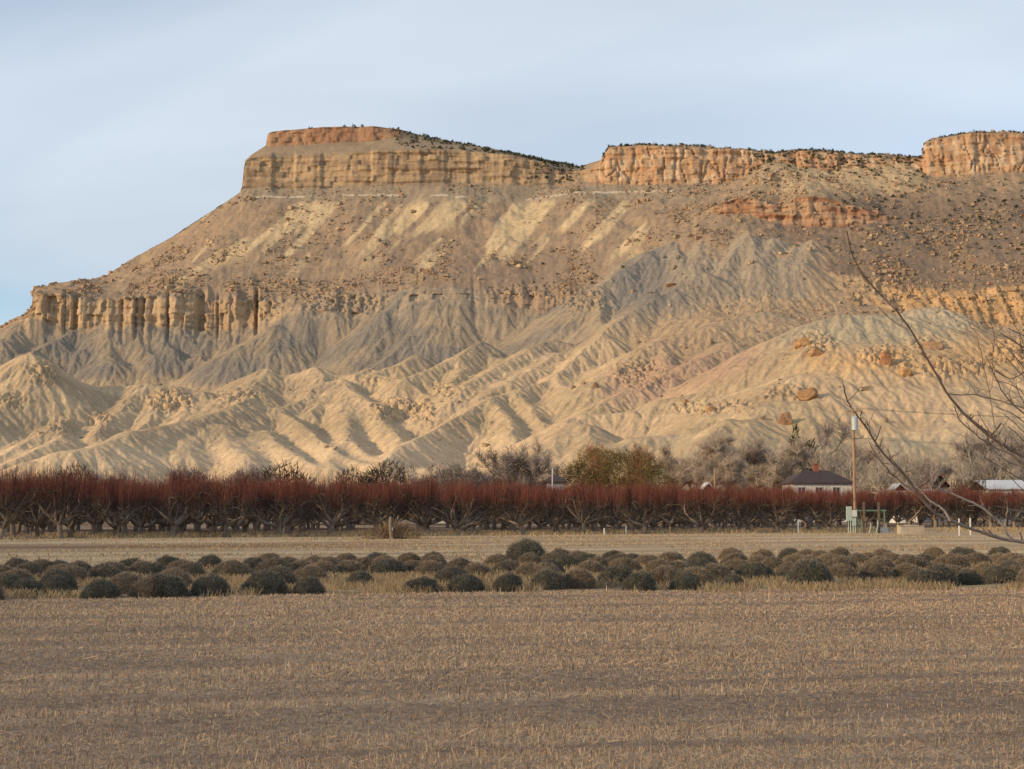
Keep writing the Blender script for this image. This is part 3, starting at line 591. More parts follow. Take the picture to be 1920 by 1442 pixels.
# ------------------------------------------------------------------ loose rock and junipers on the mountain
mx, my, mz = MT['X'].ravel(), MT['Y'].ravel(), MT['Z'].ravel()
mu, mv, ms, mon, mtal, mrr = (MT[k].ravel() for k in ('u', 'v', 'seg', 'on', 'talus', 'rr'))
seen = (mu > -120) & (mu < 2040)
def pick(w, n):
    w = np.where(seen, w, 0); w = w / w.sum(); return RNG.choice(len(w), n, p=w)
area_w = np.clip(np.gradient(MT['Y'], axis=0), .05, 4).ravel()
CUBE = np.array([(-1, -1, -1), (1, -1, -1), (1, 1, -1), (-1, 1, -1), (-1, -1, 1), (1, -1, 1), (1, 1, 1), (-1, 1, 1)], float) * .5
CUBE_F = np.array([(0, 3, 2, 1), (4, 5, 6, 7), (0, 1, 5, 4), (1, 2, 6, 5), (2, 3, 7, 6), (3, 0, 4, 7)])
def rot_z(a):
    c, s = np.cos(a), np.sin(a); R = np.zeros(a.shape + (3, 3)); R[..., 0, 0] = c; R[..., 0, 1] = -s; R[..., 1, 0] = s; R[..., 1, 1] = c; R[..., 2, 2] = 1; return R
def rot_x(a):
    c, s = np.cos(a), np.sin(a); R = np.zeros(a.shape + (3, 3)); R[..., 1, 1] = c; R[..., 1, 2] = -s; R[..., 2, 1] = s; R[..., 2, 2] = c; R[..., 0, 0] = 1; return R
blot = fbm(mx / 45, my / 45, 3, 401)
chute = np.clip(big, 0, 1).ravel()
w_scree = area_w * (1 - .9 * chute) * (mtal * (0.12 + 3.2 * sstep(.48, .66, blot)) * (1 + 1.2 * sstep(430, 520, mv)) + mrr * sstep(2.5, 3.2, ms) * (0.5 + 1.6 * sstep(.42, .6, blot)) * (1 - .7 * mon) * 1.3
                    + .35 * sstep(.55, .68, blot) * (ms > 1.6) * (ms < 4.2) * sstep(700, 730, mv) + .25 * (mu > 1180) * (ms > 1.5) * (ms < 4) * sstep(.5, .65, blot))
N_S = 20000
ix = pick(w_scree, N_S)
sz = .9 + 1.3 * RNG.pareto(2.8, N_S); sz = np.clip(sz, .9, 6.0) * np.where(my[ix] < 1700, .72, 1)
P = np.stack([mx[ix], my[ix], mz[ix]], -1) + RNG.normal(0, .8, (N_S, 3)) * [1, 1, 0]
dims = sz[:, None] * RNG.uniform(.6, 1.35, (N_S, 3)) * [1, 1, .75]
VV = CUBE[None] * dims[:, None] * (1 + RNG.uniform(-.28, .28, (N_S, 8, 3)))
R = rot_z(RNG.uniform(0, 6.28, N_S)) @ rot_x(RNG.uniform(-.5, .5, N_S))
VV = np.einsum('nij,nkj->nki', R, VV) + P[:, None] + np.array([0, 0, 1])[None, None] * (sz * .12)[:, None, None]
cc = np.where(RNG.random(N_S)[:, None] < .5, [[.31, .222, .148]], [[.36, .262, .168]]) * RNG.uniform(.7, 1.2, (N_S, 1))
cc = np.where((RNG.random(N_S) < .10)[:, None], [[.35, .205, .125]], cc)
SF = (CUBE_F[None] + 8 * np.arange(N_S)[:, None, None]).reshape(-1, 4)
link('scree', mesh_np('scree', VV.reshape(-1, 3), SF, M_ROCK, attrs={'Col': np.repeat(cc, 8, 0)}), kind='stuff',
     label='loose sandstone blocks scattered over the mountain slopes', cat='rubble')

def blades(base, tip, width, side=None, taper=0.35):
    """flat two-triangle blades from base to tip; returns verts, quads"""
    d = tip - base
    if side is None:
        side = np.cross(d, RNG.normal(0, 1, d.shape))
    side = side / (np.linalg.norm(side, axis=1, keepdims=True) + 1e-9) * (np.asarray(width).reshape(-1, 1) * .5)
    v = np.stack([base - side, base + side, tip + side * taper, tip - side * taper], 1)
    n = len(base)
    return v.reshape(-1, 3), (np.arange(4)[None] + 4 * np.arange(n)[:, None])
def in_box(u0, u1, v0, v1): return (mu > u0) & (mu < u1) & (mv > v0) & (mv < v1)
w_j = area_w * 0.0
w_j += 3.0 * in_box(735, 1100, 236, 330) * ((ms > 10.0) & (ms < 12.3)) * (0.3 + sstep(.4, .6, blot))
w_j += 2.0 * in_box(990, 1075, 296, 345) * (ms > 9.0) * (ms < 12)
w_j += 2.0 * in_box(560, 740, 230, 250) * (ms >= 11.95) * (ms < 12.4)
w_j += 2.6 * in_box(1130, 1960, 240, 300) * (ms >= 10.9) * (ms < 12.35)
w_j += 1.3 * in_box(1400, 1735, 283, 335) * (ms > 8.6) * (ms < 10.5)
w_j += 1.5 * in_box(1560, 1660, 366, 398) + 1.2 * in_box(1820, 1900, 372, 392) + .35 * in_box(1640, 1960, 330, 470) + .25 * in_box(1330, 1460, 340, 400) + .18 * in_box(1540, 1960, 400, 480) + .08 * in_box(1000, 1340, 470, 540)
w_j *= (ms > 6)
w_j = np.where(np.isfinite(w_j), w_j, 0)
N_J = 1500; NB = 34
ix = pick(w_j, N_J)
hj = RNG.uniform(2.0, 4.6, N_J)
dirs = RNG.normal(0, 1, (N_J, NB, 3)); dirs /= np.linalg.norm(dirs, axis=2, keepdims=True); dirs[..., 2] = np.abs(dirs[..., 2]) * 1.0
rad = RNG.uniform(.25, 1.0, (N_J, NB, 1)) ** .6
cpos = np.stack([mx[ix], my[ix], mz[ix] - .3], -1)[:, None] + dirs * rad * hj[:, None, None] * np.array([.62, .62, .95])
tri = cpos[:, :, None] + RNG.normal(0, 1, (N_J, NB, 3, 3)) * (hj * .20)[:, None, None, None]
tcol = np.array([.052, .056, .032]) * RNG.uniform(.7, 1.5, (N_J, 1, 1, 1)) * np.ones((N_J, NB, 3, 3))
M_LEAF = mat_attr('juniper_needles', rough=.95, noise=(.3, .5), nscale=1.5, spec=.05)
link('juniper_scrub', mesh_np('juniper_scrub', tri.reshape(-1, 3), np.arange(N_J * NB * 3).reshape(-1, 3), M_LEAF, attrs={'Col': tcol.reshape(-1, 3)}), kind='stuff',
     label='dark junipers dotting the mesa rims and upper slopes', cat='juniper')

# single large boulders (u, v of the base middle, width in px, height in px, label)
def ico(sub):
    t = (1 + 5 ** .5) / 2
    v = [(-1, t, 0), (1, t, 0), (-1, -t, 0), (1, -t, 0), (0, -1, t), (0, 1, t), (0, -1, -t), (0, 1, -t), (t, 0, -1), (t, 0, 1), (-t, 0, -1), (-t, 0, 1)]
    f = [(0, 11, 5), (0, 5, 1), (0, 1, 7), (0, 7, 10), (0, 10, 11), (1, 5, 9), (5, 11, 4), (11, 10, 2), (10, 7, 6), (7, 1, 8), (3, 9, 4), (3, 4, 2), (3, 2, 6), (3, 6, 8), (3, 8, 9), (4, 9, 5), (2, 4, 11), (6, 2, 10), (8, 6, 7), (9, 8, 1)]
    v = [np.array(p) / np.linalg.norm(p) for p in v]
    for _ in range(sub):
        mid = {}; nf = []
        def m(a, b):
            k = (min(a, b), max(a, b))
            if k not in mid: p = v[a] + v[b]; v.append(p / np.linalg.norm(p)); mid[k] = len(v) - 1
            return mid[k]
        for a, b, c in f:
            x, y, z = m(a, b), m(b, c), m(c, a); nf += [(a, x, z), (b, y, x), (c, z, y), (x, y, z)]
        f = nf
    return np.array(v), np.array(f)
ICO3 = ico(3); ICO2 = ico(2); ICO1 = ico(1)
# nearest visible mountain surface under a pixel
order = np.argsort(my)
def surf(u, v):
    d = (mu - u) ** 2 + (mv - v) ** 2
    c = np.where((d < 36) & (ms < 12.2))[0]
    if len(c) == 0: c = np.array([np.argmin(d)])
    k = c[np.argmin(my[c] + d[c] * 1.5)]
    return np.array([mx[k], my[k], mz[k]])
BOULDERS = [
 (1512, 746, 40, 26, (.46, .27, .14), 'wide orange boulder with a capped brown top on the right-hand hillside'),
 (1471, 794, 30, 28, (.36, .21, .13), 'tall rounded red-brown boulder low on the slope above the bare trees'),
 (1505, 650, 34, 24, (.46, .27, .14), 'orange boulder at the left end of the ledge on the right-hand hill'),
 (1527, 664, 30, 22, (.44, .27, .15), 'brown block leaning against the ledge-end boulder on the right-hand hill'),
 (1662, 684, 26, 34, (.44, .23, .12), 'upright red boulder in the middle of the right-hand ledge'),
 (1700, 704, 28, 20, (.50, .30, .15), 'squat orange boulder just below the upright red one'),
 (1752, 650, 34, 22, (.46, .28, .16), 'broad orange boulder beside the long foreground branch'),
 (1116, 726, 16, 14, (.33, .22, .14), 'dark lone boulder perched on the middle yellow slope'),
 (1076, 727, 10, 8, (.35, .25, .17), 'small brown rock left of the dark lone boulder'),
 (1283, 756, 16, 14, (.46, .27, .15), 'rounded orange boulder on the crest of the pale spur'),
 (1332, 770, 24, 20, (.45, .27, .15), 'orange boulder cluster rock right of the pale spur crest'),
 (1437, 747, 12, 11, (.33, .25, .17), 'grey-brown oval boulder left of the wide orange boulder'),
 (1429, 784, 12, 9, (.31, .23, .16), 'small dark oval boulder left of the red-brown boulder'),
 (1661, 790, 10, 9, (.33, .25, .16), 'small brown boulder in the gully behind the utility pole'),
 (1360, 578, 12, 9, (.44, .35, .25), 'pale block standing out on the rubble slope at right'),
 (1257, 535, 26, 7, (.40, .25, .15), 'flat brown slab at the foot of the grey shale face'),
 (1700, 690, 10, 8, (.3, .2, .13), 'small dark rock on the right-hand ledge'),
]
for k, (u, v, w, h, c, lab) in enumerate(BOULDERS):
    p = surf(u, v); s = p[1] / F_PX
    rb_ = np.random.default_rng(4400 + k); rv = ICO3[0] * 1.12
    for q in range(15):                                      # split faces of a fallen block
        nn = rb_.normal(0, 1, 3) * [1, 1, .8]
        if q < 6: nn = np.eye(3)[q % 3] * (1 if q < 3 else -1) + rb_.normal(0, .16, 3)
        nn /= np.linalg.norm(nn); ex = rv @ nn - rb_.uniform(.66, .86); rv = rv - np.maximum(ex, 0)[:, None] * nn
    n = fbm(rv[:, 0] * 2.6 + k * 7, rv[:, 1] * 2.6 + rv[:, 2] * 2.1, 4, 500 + k) - .5
    rv = rv * (1 + .22 * n)[:, None] * np.array([w * s * .52, w * s * .46, h * s * .62])
    led_ = (vnoise(rv[:, 2] * 1.2, rv[:, 2] * 0, 520 + k) - .5) * .12
    rv[:, :2] *= (1 + led_)[:, None]
    cc = np.array(c) * .82 * (0.7 + .55 * fbm(rv[:, 0] * .3 + k, rv[:, 2] * .8, 3, 530 + k))[:, None]
    o = link('boulder', mesh_np('boulder', rv, ICO3[1], M_ROCK, attrs={'Col': cc}), None, tuple(p + np.array([0, h * s * .05, h * s * .16])), None, lab, 'boulder')

# ------------------------------------------------------------------ field, bed and headland in front of the orchard
def line_y(p, q, x): return p[1] + (q[1] - p[1]) / (q[0] - p[0]) * (x - p[0])
BED0, BED1 = gnd(0, 1126), gnd(1920, 1108)                  # near edge of the lavender bed
ORC0, ORC1 = gnd(0, 1012), gnd(1580, 999)                   # front line of the orchard
def bed_y(x): return line_y(BED0, BED1, x)
def orc_y(x): return line_y(ORC0, ORC1, x)
nu_, nv_ = 420, 520
aa_ = np.linspace(-.46, .46, nu_)
yy_ = 4.0 * (260 / 4.0) ** (np.linspace(0, 1, nv_))
FX = aa_[None] * (yy_[:, None] + 5); FY = yy_[:, None] + 0 * FX
rowq = FY - .2 * FX
rel = (.030 * (fbm(FX / .9, rowq / .23, 3, 601) - .5) + .05 * (fbm(FX / 4.0, rowq / .9, 3, 603) - .5)) * sstep(60, 25, FY) + .06 * (fbm(FX / 6, FY / 6, 3, 605) - .5)
FZ = .045 + rel
b_ = bed_y(FX); o_ = orc_y(FX)
t_soil = np.array([.30, .217, .155]); t_straw = np.array([.42, .315, .216]); t_dark = np.array([.215, .152, .11])
band = fbm(FX / 6.0, rowq / .42, 3, 611); pat = fbm(FX / 2.5, FY / 2.5, 4, 613)
fc = t_soil[None, None] + (t_straw - t_soil) * sstep(.4, .68, .6 * band + .4 * pat)[..., None]
fc = mixc(fc, t_dark, sstep(.5, .3, band) * .2)
edge = sstep(-1.6, -.4, FY - b_) * sstep(1.0, .3, FY - b_)
fc = mixc(fc, t_dark * 1.1, edge * .5)
inbed = sstep(.2, 1.0, FY - b_) * sstep(b_ + 18, b_ + 16, FY)
fc = mixc(fc, mixc(np.array([.40, .285, .16]) + 0 * fc, np.array([.24, .165, .105]) + 0 * fc, sstep(.42, .6, pat)), inbed)
head = sstep(b_ + 15.5, b_ + 17.5, FY) * sstep(2.0, -1.0, FY - o_)
hb = fbm(FX / 22, (FY - .35 * FX) / 2.2, 4, 617)
hc = mixc(np.array([.53, .40, .25]) + 0 * fc, np.array([.38, .27, .17]) + 0 * fc, sstep(.42, .6, hb))
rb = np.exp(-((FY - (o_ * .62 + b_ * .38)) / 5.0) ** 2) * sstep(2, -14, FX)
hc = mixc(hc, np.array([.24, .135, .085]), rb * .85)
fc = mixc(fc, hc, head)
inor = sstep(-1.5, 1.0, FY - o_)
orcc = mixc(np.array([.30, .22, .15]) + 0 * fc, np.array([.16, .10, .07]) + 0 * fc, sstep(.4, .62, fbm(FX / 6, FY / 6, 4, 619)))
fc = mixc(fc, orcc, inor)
fc = mixc(fc, np.array([.40, .30, .17]), sstep(14, 18, FX - .0 * FY) * inor * sstep(160, 140, FY) * .7)
M_FIELD = mat_attr('field_soil', rough=1.0, noise=(.35, .45), nscale=9.0, bump=.8, bscale=16.0, bdist=.05, spec=.02)
ii = np.arange(nv_ - 1)[:, None] * nu_ + np.arange(nu_ - 1)[None, :]
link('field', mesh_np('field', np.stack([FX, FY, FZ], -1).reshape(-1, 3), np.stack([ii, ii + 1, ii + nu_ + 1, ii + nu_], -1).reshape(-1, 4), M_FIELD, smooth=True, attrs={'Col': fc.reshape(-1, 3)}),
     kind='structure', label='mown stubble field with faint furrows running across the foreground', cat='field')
def field_z(x, y):
    rq = y - .2 * x
    return .045 + (.030 * (fbm(x / .9, rq / .23, 3, 601) - .5) + .05 * (fbm(x / 4.0, rq / .9, 3, 603) - .5)) * sstep(60, 25, y) + .06 * (fbm(x / 6, y / 6, 3, 605) - .5)

# stubble and straw
NSt = 370000
y = (8.2 ** .5 + RNG.random(NSt) * (33.5 ** .5 - 8.2 ** .5)) ** 2
x = RNG.uniform(-1, 1, NSt) * (.36 * y + 1.3)
rq = y - .2 * x
dens = sstep(.38, .62, .6 * fbm(x / 6.0, rq / .42, 3, 611) + .4 * fbm(x / 1.2, rq / .14, 3, 621))
keep = (RNG.random(NSt) < .52 + .42 * dens) & (y < bed_y(x) + .5)
x, y, dens = x[keep], y[keep], dens[keep]; n = len(x)
sc_ = np.clip(y / 11.0, .85, 2.6)
hgt = RNG.uniform(.015, .048, n) * (.75 + .5 * dens) * np.where(RNG.random(n) < .012, 2.4, 1)
lay = RNG.random(n) < .46
tilt = np.where(lay, RNG.uniform(1.1, 1.5, n), np.abs(RNG.normal(0, .38, n)))
azm = RNG.uniform(0, 6.28, n); hgt = np.where(lay, hgt * 1.7, hgt)
base = np.stack([x, y, field_z(x, y) - .006], -1)
tip = base + np.stack([np.cos(azm) * np.sin(tilt), np.sin(azm) * np.sin(tilt) * np.where(lay, .45, 1), np.cos(tilt)], -1) * hgt[:, None]
sd = np.stack([np.cos(RNG.uniform(-.7, .7, n)), np.sin(RNG.uniform(-.7, .7, n)), 0 * x], -1)
sd = np.where(lay[:, None], np.array([0, .4, .9]), sd)
vb, fb = blades(base, tip, .0062 * sc_ * RNG.uniform(.6, 1.4, n), sd, .5)
pal = np.array([1.31, 1.23, 1.13]) * np.array([(.43, .335, .235), (.35, .265, .19), (.28, .208, .153), (.20, .146, .11), (.44, .35, .22)])
bc = pal[RNG.choice(5, n, p=[.2, .27, .28, .17, .08])] * RNG.uniform(.8, 1.2, (n, 1))
bc *= (.86 + .26 * dens)[:, None]
M_STRAW = mat_attr('straw', rough=.9, noise=(.15, .5), nscale=30, spec=.08)
link('stubble', mesh_np('stubble', vb, fb, M_STRAW, attrs={'Col': np.repeat(bc, 4, 0)}), kind='stuff',
     label='short dry cut stubble covering the foreground field', cat='stubble')

# dry grass among the lavender, along the headland and under the orchard
gxs, gys, ghs, gws = [], [], [], []
def scatter(n, fn_y0, fn_y1, h0, h1, w, x0, x1, thr, lam):
    xx = RNG.uniform(x0, x1, n); t = RNG.random(n); yy = fn_y0(xx) + (fn_y1(xx) - fn_y0(xx)) * t
    k = (fbm(xx / lam, yy / lam, 3, 631) > thr) & (np.abs(xx) < .37 * yy + 2)
    xx, yy = xx[k], yy[k]
    gxs.append(xx); gys.append(yy); ghs.append(RNG.uniform(h0, h1, len(xx))); gws.append(np.full(len(xx), w))
scatter(60000, lambda x: bed_y(x) - .25, lambda x: bed_y(x) + 7, .06, .20, .016, -13, 14, .47, 1.1)
scatter(30000, lambda x: bed_y(x) + 5, lambda x: bed_y(x) + 15, .06, .22, .024, -18, 20, .45, 1.6)
scatter(36000, lambda x: bed_y(x) + 13, lambda x: orc_y(x) - 1, .03, .09, .05, -32, 42, .42, 5.0)
scatter(22000, lambda x: orc_y(x) - 2.5, lambda x: orc_y(x) + 14, .08, .30, .05, -34, 46, .47, 3.0)
x = np.concatenate(gxs); y = np.concatenate(gys); hh = np.concatenate(ghs); ww = np.concatenate(gws); n = len(x)
base = np.stack([x, y, field_z(x, y) - .01], -1)
lean_ = RNG.normal(0, .45, (n, 2)) * hh[:, None]
tip = base + np.stack([lean_[:, 0], lean_[:, 1], hh], -1)
vb, fb = blades(base, tip, ww, np.stack([np.ones(n), RNG.normal(0, .3, n), 0 * x], -1), .3)
bc = np.array([(.52, .40, .22), (.44, .31, .175), (.36, .25, .15)])[RNG.integers(0, 3, n)] * RNG.uniform(.75, 1.15, (n, 1))
link('dry_grass', mesh_np('dry_grass', vb, fb, M_STRAW, attrs={'Col': np.repeat(bc, 4, 0)}), kind='stuff',
     label='pale dry grass between the lavender mounds and along the orchard edge', cat='grass')

# ------------------------------------------------------------------ lavender mounds
ORD = ['first', 'second', 'third', 'fourth', 'fifth', 'sixth', 'seventh', 'eighth', 'ninth', 'tenth', 'eleventh', 'twelfth', 'thirteenth', 'fourteenth', 'fifteenth', 'sixteenth', 'seventeenth', 'eighteenth', 'nineteenth', 'twentieth',
       'twenty-first', 'twenty-second', 'twenty-third', 'twenty-fourth', 'twenty-fifth', 'twenty-sixth', 'twenty-seventh', 'twenty-eighth', 'twenty-ninth', 'thirtieth', 'thirty-first', 'thirty-second', 'thirty-third', 'thirty-fourth', 'thirty-fifth', 'thirty-sixth', 'thirty-seventh', 'thirty-eighth', 'thirty-ninth', 'fortieth']
M_LAV = mat_attr('lavender_foliage', rough=.95, noise=(.28, .5), nscale=14, spec=.04)
def lavender_meshes(seed, dark):
    r = np.random.default_rng(seed)
    v0, f0 = ICO2
    def shape(d):
        n = fbm(d[:, 0] * 1.5 + seed, d[:, 1] * 1.5 + d[:, 2] * .7, 3, 700 + seed) - .5
        lob = fbm(d[:, 0] * 4 + seed, d[:, 1] * 4 + d[:, 2] * 3, 2, 740 + seed) - .5
        return (1 + .26 * n + .20 * lob)
    core = v0 * shape(v0)[:, None] * np.array([.48, .46, .93]); core[:, 2] = np.maximum(core[:, 2], -.02)
    core = core * .97
    n = 5200
    d = r.normal(0, 1, (n, 3)); d[:, 2] = np.abs(d[:, 2]) * .95 - .12; d /= np.linalg.norm(d, axis=1, keepdims=True)
    sp = shape(d)
    p0 = d * sp[:, None] * np.array([.48, .46, .93]) * r.uniform(.86, .99, (n, 1)); p0[:, 2] = np.maximum(p0[:, 2], 0)
    out = d * np.array([1, 1, .7]) + np.array([0, 0, .75]); out /= np.linalg.norm(out, axis=1, keepdims=True)
    out += r.normal(0, .22, (n, 3))
    p1 = p0 + out * r.uniform(.04, .12, (n, 1)); p1[:, 2] = np.maximum(p1[:, 2], .01)
    vb, fb = blades(p0, p1, r.uniform(.008, .015, n), None, .5)
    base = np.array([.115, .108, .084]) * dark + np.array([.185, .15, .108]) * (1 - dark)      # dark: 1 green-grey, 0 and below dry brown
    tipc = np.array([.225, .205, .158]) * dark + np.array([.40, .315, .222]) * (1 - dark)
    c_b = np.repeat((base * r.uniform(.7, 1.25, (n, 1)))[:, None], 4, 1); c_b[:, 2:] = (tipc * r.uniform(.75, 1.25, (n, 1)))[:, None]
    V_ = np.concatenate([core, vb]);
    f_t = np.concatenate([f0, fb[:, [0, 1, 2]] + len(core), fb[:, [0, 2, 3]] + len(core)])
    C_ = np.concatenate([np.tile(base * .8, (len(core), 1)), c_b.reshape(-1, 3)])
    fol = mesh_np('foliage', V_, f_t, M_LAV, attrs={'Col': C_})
    m = 420 if dark > .9 else 1300                                # dry flower stalks
    d = r.normal(0, 1, (m, 3)); d[:, 2] = np.abs(d[:, 2]) + .35; d /= np.linalg.norm(d, axis=1, keepdims=True)
    p0 = d * shape(d)[:, None] * np.array([.48, .46, .93]) * .92
    out = d * np.array([1, 1, .8]) + np.array([0, 0, .6]) + r.normal(0, .16, (m, 3)); out /= np.linalg.norm(out, axis=1, keepdims=True)
    p1 = p0 + out * r.uniform(.04, .12, (m, 1))
    vb, fb = blades(p0, p1, r.uniform(.006, .013, m), None, 1.0)
    sc = np.array([(.42, .315, .22), (.35, .265, .19), (.29, .235, .18)])[r.integers(0, 3, m)] * r.uniform(.7, 1.2, (m, 1))
    st = mesh_np('flower_stalks', vb, fb, M_LAV, attrs={'Col': np.repeat(sc, 4, 0)})
    return fol, st
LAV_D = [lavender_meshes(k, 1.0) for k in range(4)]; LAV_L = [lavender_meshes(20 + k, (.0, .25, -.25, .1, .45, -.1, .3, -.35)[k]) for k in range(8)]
def lavender(loc, w, h, dark, label):
    fol, st = random.choice(LAV_D if dark else LAV_L)
    t = thing('lavender_bush', loc, label, 'lavender', 'lavender mounds in the bed', random.uniform(0, 6.28))
    t.scale = (w, w, h)
    f = link('foliage', fol, t, kind='stuff'); s = link('flower_stalks', st, t, kind='stuff')
    return t
random.seed(5)
FRONT = [(8, 1112, 52, 34), (45, 1116, 74, 30), (94, 1120, 56, 38), (180, 1125, 76, 36), (298, 1122, 96, 46), (388, 1120, 74, 42), (490, 1117, 92, 44), (575, 1117, 62, 33), (672, 1103, 58, 30), (788, 1115, 74, 33), (872, 1114, 72, 37), (953, 1114, 60, 40), (1028, 1108, 62, 38), (1201, 1110, 66, 38), (1290, 1109, 64, 34), (1379, 1106, 48, 28), (1525, 1103, 92, 52), (1768, 1101, 76, 40), (1826, 1099, 56, 30), (1905, 1094, 72, 40)]
placed = []
for k, (u, v, w, h) in enumerate(FRONT):
    p = gnd(u, v, .03); s = p[1] / F_PX
    lavender((p[0], p[1] + .35, .02), w * s * .98, h * s * 1.05, True, 'dark lavender mound, %s from the left in the front row of the bed' % ORD[k])
    placed.append((p[0], p[1] + .35))
# the mounds behind: (column, top, width) as three sets of readings from enlarged pieces of the photograph
L1_ = [(100, 620, 120), (150, 645, 130), (240, 630, 120), (90, 685, 160), (325, 630, 90), (345, 655, 110), (440, 637, 90), (0, 660, 80), (325, 690, 100), (410, 665, 170), (600, 655, 200), (625, 640, 160), (735, 617, 110), (800, 635, 110), (860, 645, 150), (950, 603, 110), (1020, 628, 120), (1060, 645, 190), (980, 683, 230), (850, 722, 180), (715, 700, 170), (1180, 605, 130), (1310, 635, 220), (1430, 615, 110), (1520, 590, 110), (1545, 620, 220), (1550, 668, 230), (1620, 610, 130), (1700, 630, 110), (1770, 605, 100), (1850, 612, 130), (1750, 660, 190), (1810, 640, 140)]
L2_ = [(35, 655, 120), (45, 695, 170), (125, 675, 110), (205, 647, 140), (250, 668, 190), (262, 685, 230), (385, 648, 130), (395, 695, 90), (515, 647, 150), (525, 668, 150), (500, 695, 190), (670, 680, 190), (755, 708, 170), (625, 728, 220), (880, 655, 130), (925, 693, 170), (1060, 655, 140), (1060, 710, 100), (1145, 712, 120), (1185, 645, 130), (1230, 627, 130), (1265, 660, 130), (1170, 690, 100), (1160, 745, 130), (1335, 640, 90), (1390, 650, 120), (1400, 695, 160), (1435, 673, 130), (1330, 742, 165), (1530, 635, 130), (1555, 655, 110), (1600, 675, 190), (1550, 720, 230), (1640, 655, 140), (1725, 660, 130), (1840, 648, 170), (1790, 690, 190), (1810, 728, 165), (1890, 700, 90)]
L3_ = [(60, 835, 130), (210, 838, 180), (370, 813, 125), (535, 822, 120), (680, 812, 110), (90, 880, 90), (190, 868, 170), (390, 838, 150), (395, 868, 135), (510, 850, 90), (590, 863, 145), (770, 820, 90), (840, 825, 110), (940, 810, 130), (710, 845, 110), (780, 858, 170), (280, 897, 190), (180, 912, 100), (40, 912, 110), (490, 888, 215), (690, 892, 170), (890, 843, 150), (950, 858, 185), (1035, 840, 110), (1090, 835, 90), (940, 900, 160), (1130, 890, 190), (1145, 862, 180), (1165, 815, 80), (1220, 840, 120), (1320, 848, 190), (1300, 895, 160), (1395, 840, 100), (1440, 806, 90), (1385, 920, 130), (1525, 845, 205), (1525, 905, 140), (1600, 805, 180), (1665, 838, 170), (1720, 888, 165), (1790, 805, 120), (1855, 842, 185), (1790, 842, 110), (1790, 905, 130), (1900, 905, 100)]
MOUNDS = [(x / 3.0, 840 + y / 3.0, w / 3.0) for x, y, w in L1_] + [(640 + x / 3.0, 820 + y / 3.0, w / 3.0) for x, y, w in L2_] + [(1240 + x / 2.824, 740 + y / 2.824, w / 2.824) for x, y, w in L3_]
MOUNDS += [(1932, 1042, 70), (1945, 1064, 75), (1960, 1052, 70), (-30, 1062, 70), (-38, 1085, 75)]
got = []
for u, v, w in MOUNDS:
    a, e = ray(u, v); h = .50
    for _ in range(2):
        Y = (h - CAM_H) / e; h = float(np.clip(.30 + .20 * w * Y / F_PX, .44, .60))
    Y = float(Y); got.append((float(a * Y), Y, w * Y / F_PX, h, u))
bands = {}
for g_ in got: bands.setdefault(int(np.clip((g_[1] - bed_y(g_[0]) - .4) // 2.2, 0, 7)), []).append(g_)
RN = ['second', 'third', 'fourth', 'fifth', 'sixth', 'seventh', 'eighth', 'ninth']
for r_, bk in enumerate(sorted(bands)):
    for k, (xx, yy, w, h, u) in enumerate(sorted(bands[bk], key=lambda q: q[4])):
        dk_ = random.random() < .22
        lavender((xx, yy, .02), float(np.clip(w * 1.05, .85, 1.5)), h, dk_, ('dark green' if dk_ else 'grey-brown') + ' lavender mound, %s from the left in the %s row of the bed' % (ORD[k], RN[r_]))
p = gnd(986, 1062, .03)
lavender((p[0], p[1] + 2, .02), 1.32, .84, True, 'tallest dark green lavender mound, standing above the others at the back centre')

# ------------------------------------------------------------------ tubes
def tube(pts, rad, sides=5):
    P = np.asarray(pts, float); n = len(P); rad = np.asarray(rad, float)
    T = np.gradient(P, axis=0); T /= (np.linalg.norm(T, axis=1, keepdims=True) + 1e-9)
    ref = np.where(np.abs(T[:, 2:3]) > .9, np.array([[1., 0, 0]]), np.array([[0., 0, 1]]))
    U = np.cross(T, ref); U /= (np.linalg.norm(U, axis=1, keepdims=True) + 1e-9); W = np.cross(T, U)
    a = np.arange(sides) * 2 * pi / sides
    v = P[:, None] + rad[:, None, None] * (np.cos(a)[None, :, None] * U[:, None] + np.sin(a)[None, :, None] * W[:, None])
    i = np.arange(n - 1)[:, None] * sides; j = np.arange(sides)[None]
    f = np.stack([i + j, i + (j + 1) % sides, i + sides + (j + 1) % sides, i + sides + j], -1).reshape(-1, 4)
    return v.reshape(-1, 3), f
class Acc:
    def __init__(s): s.v, s.f, s.c, s.n = [], [], [], 0
    def add(s, v, f, c):
        v = np.asarray(v, float); f = np.asarray(f)
        if f.shape[1] == 4: f = np.concatenate([f[:, [0, 1, 2]], f[:, [0, 2, 3]]])
        s.v.append(v); s.f.append(f + s.n); c = np.asarray(c, float)
        s.c.append(np.tile(c, (len(v), 1)) if c.ndim == 1 else c); s.n += len(v)
    def mesh(s, name, mat, smooth=False):
        return mesh_np(name, np.concatenate(s.v), np.concatenate(s.f), mat, smooth, {'Col': np.concatenate(s.c)})
def box_v(x0, x1, y0, y1, z0, z1):
    return np.array([(x0, y0, z0), (x1, y0, z0), (x1, y1, z0), (x0, y1, z0), (x0, y0, z1), (x1, y0, z1), (x1, y1, z1), (x0, y1, z1)], float), CUBE_F
M_BARK = mat_attr('bark', rough=.95, noise=(.25, .5), nscale=6, bump=.6, bscale=25, bdist=.02, spec=.05)
M_TWIG = mat_attr('twig', rough=.9, noise=(.2, .5), nscale=5, spec=.06)

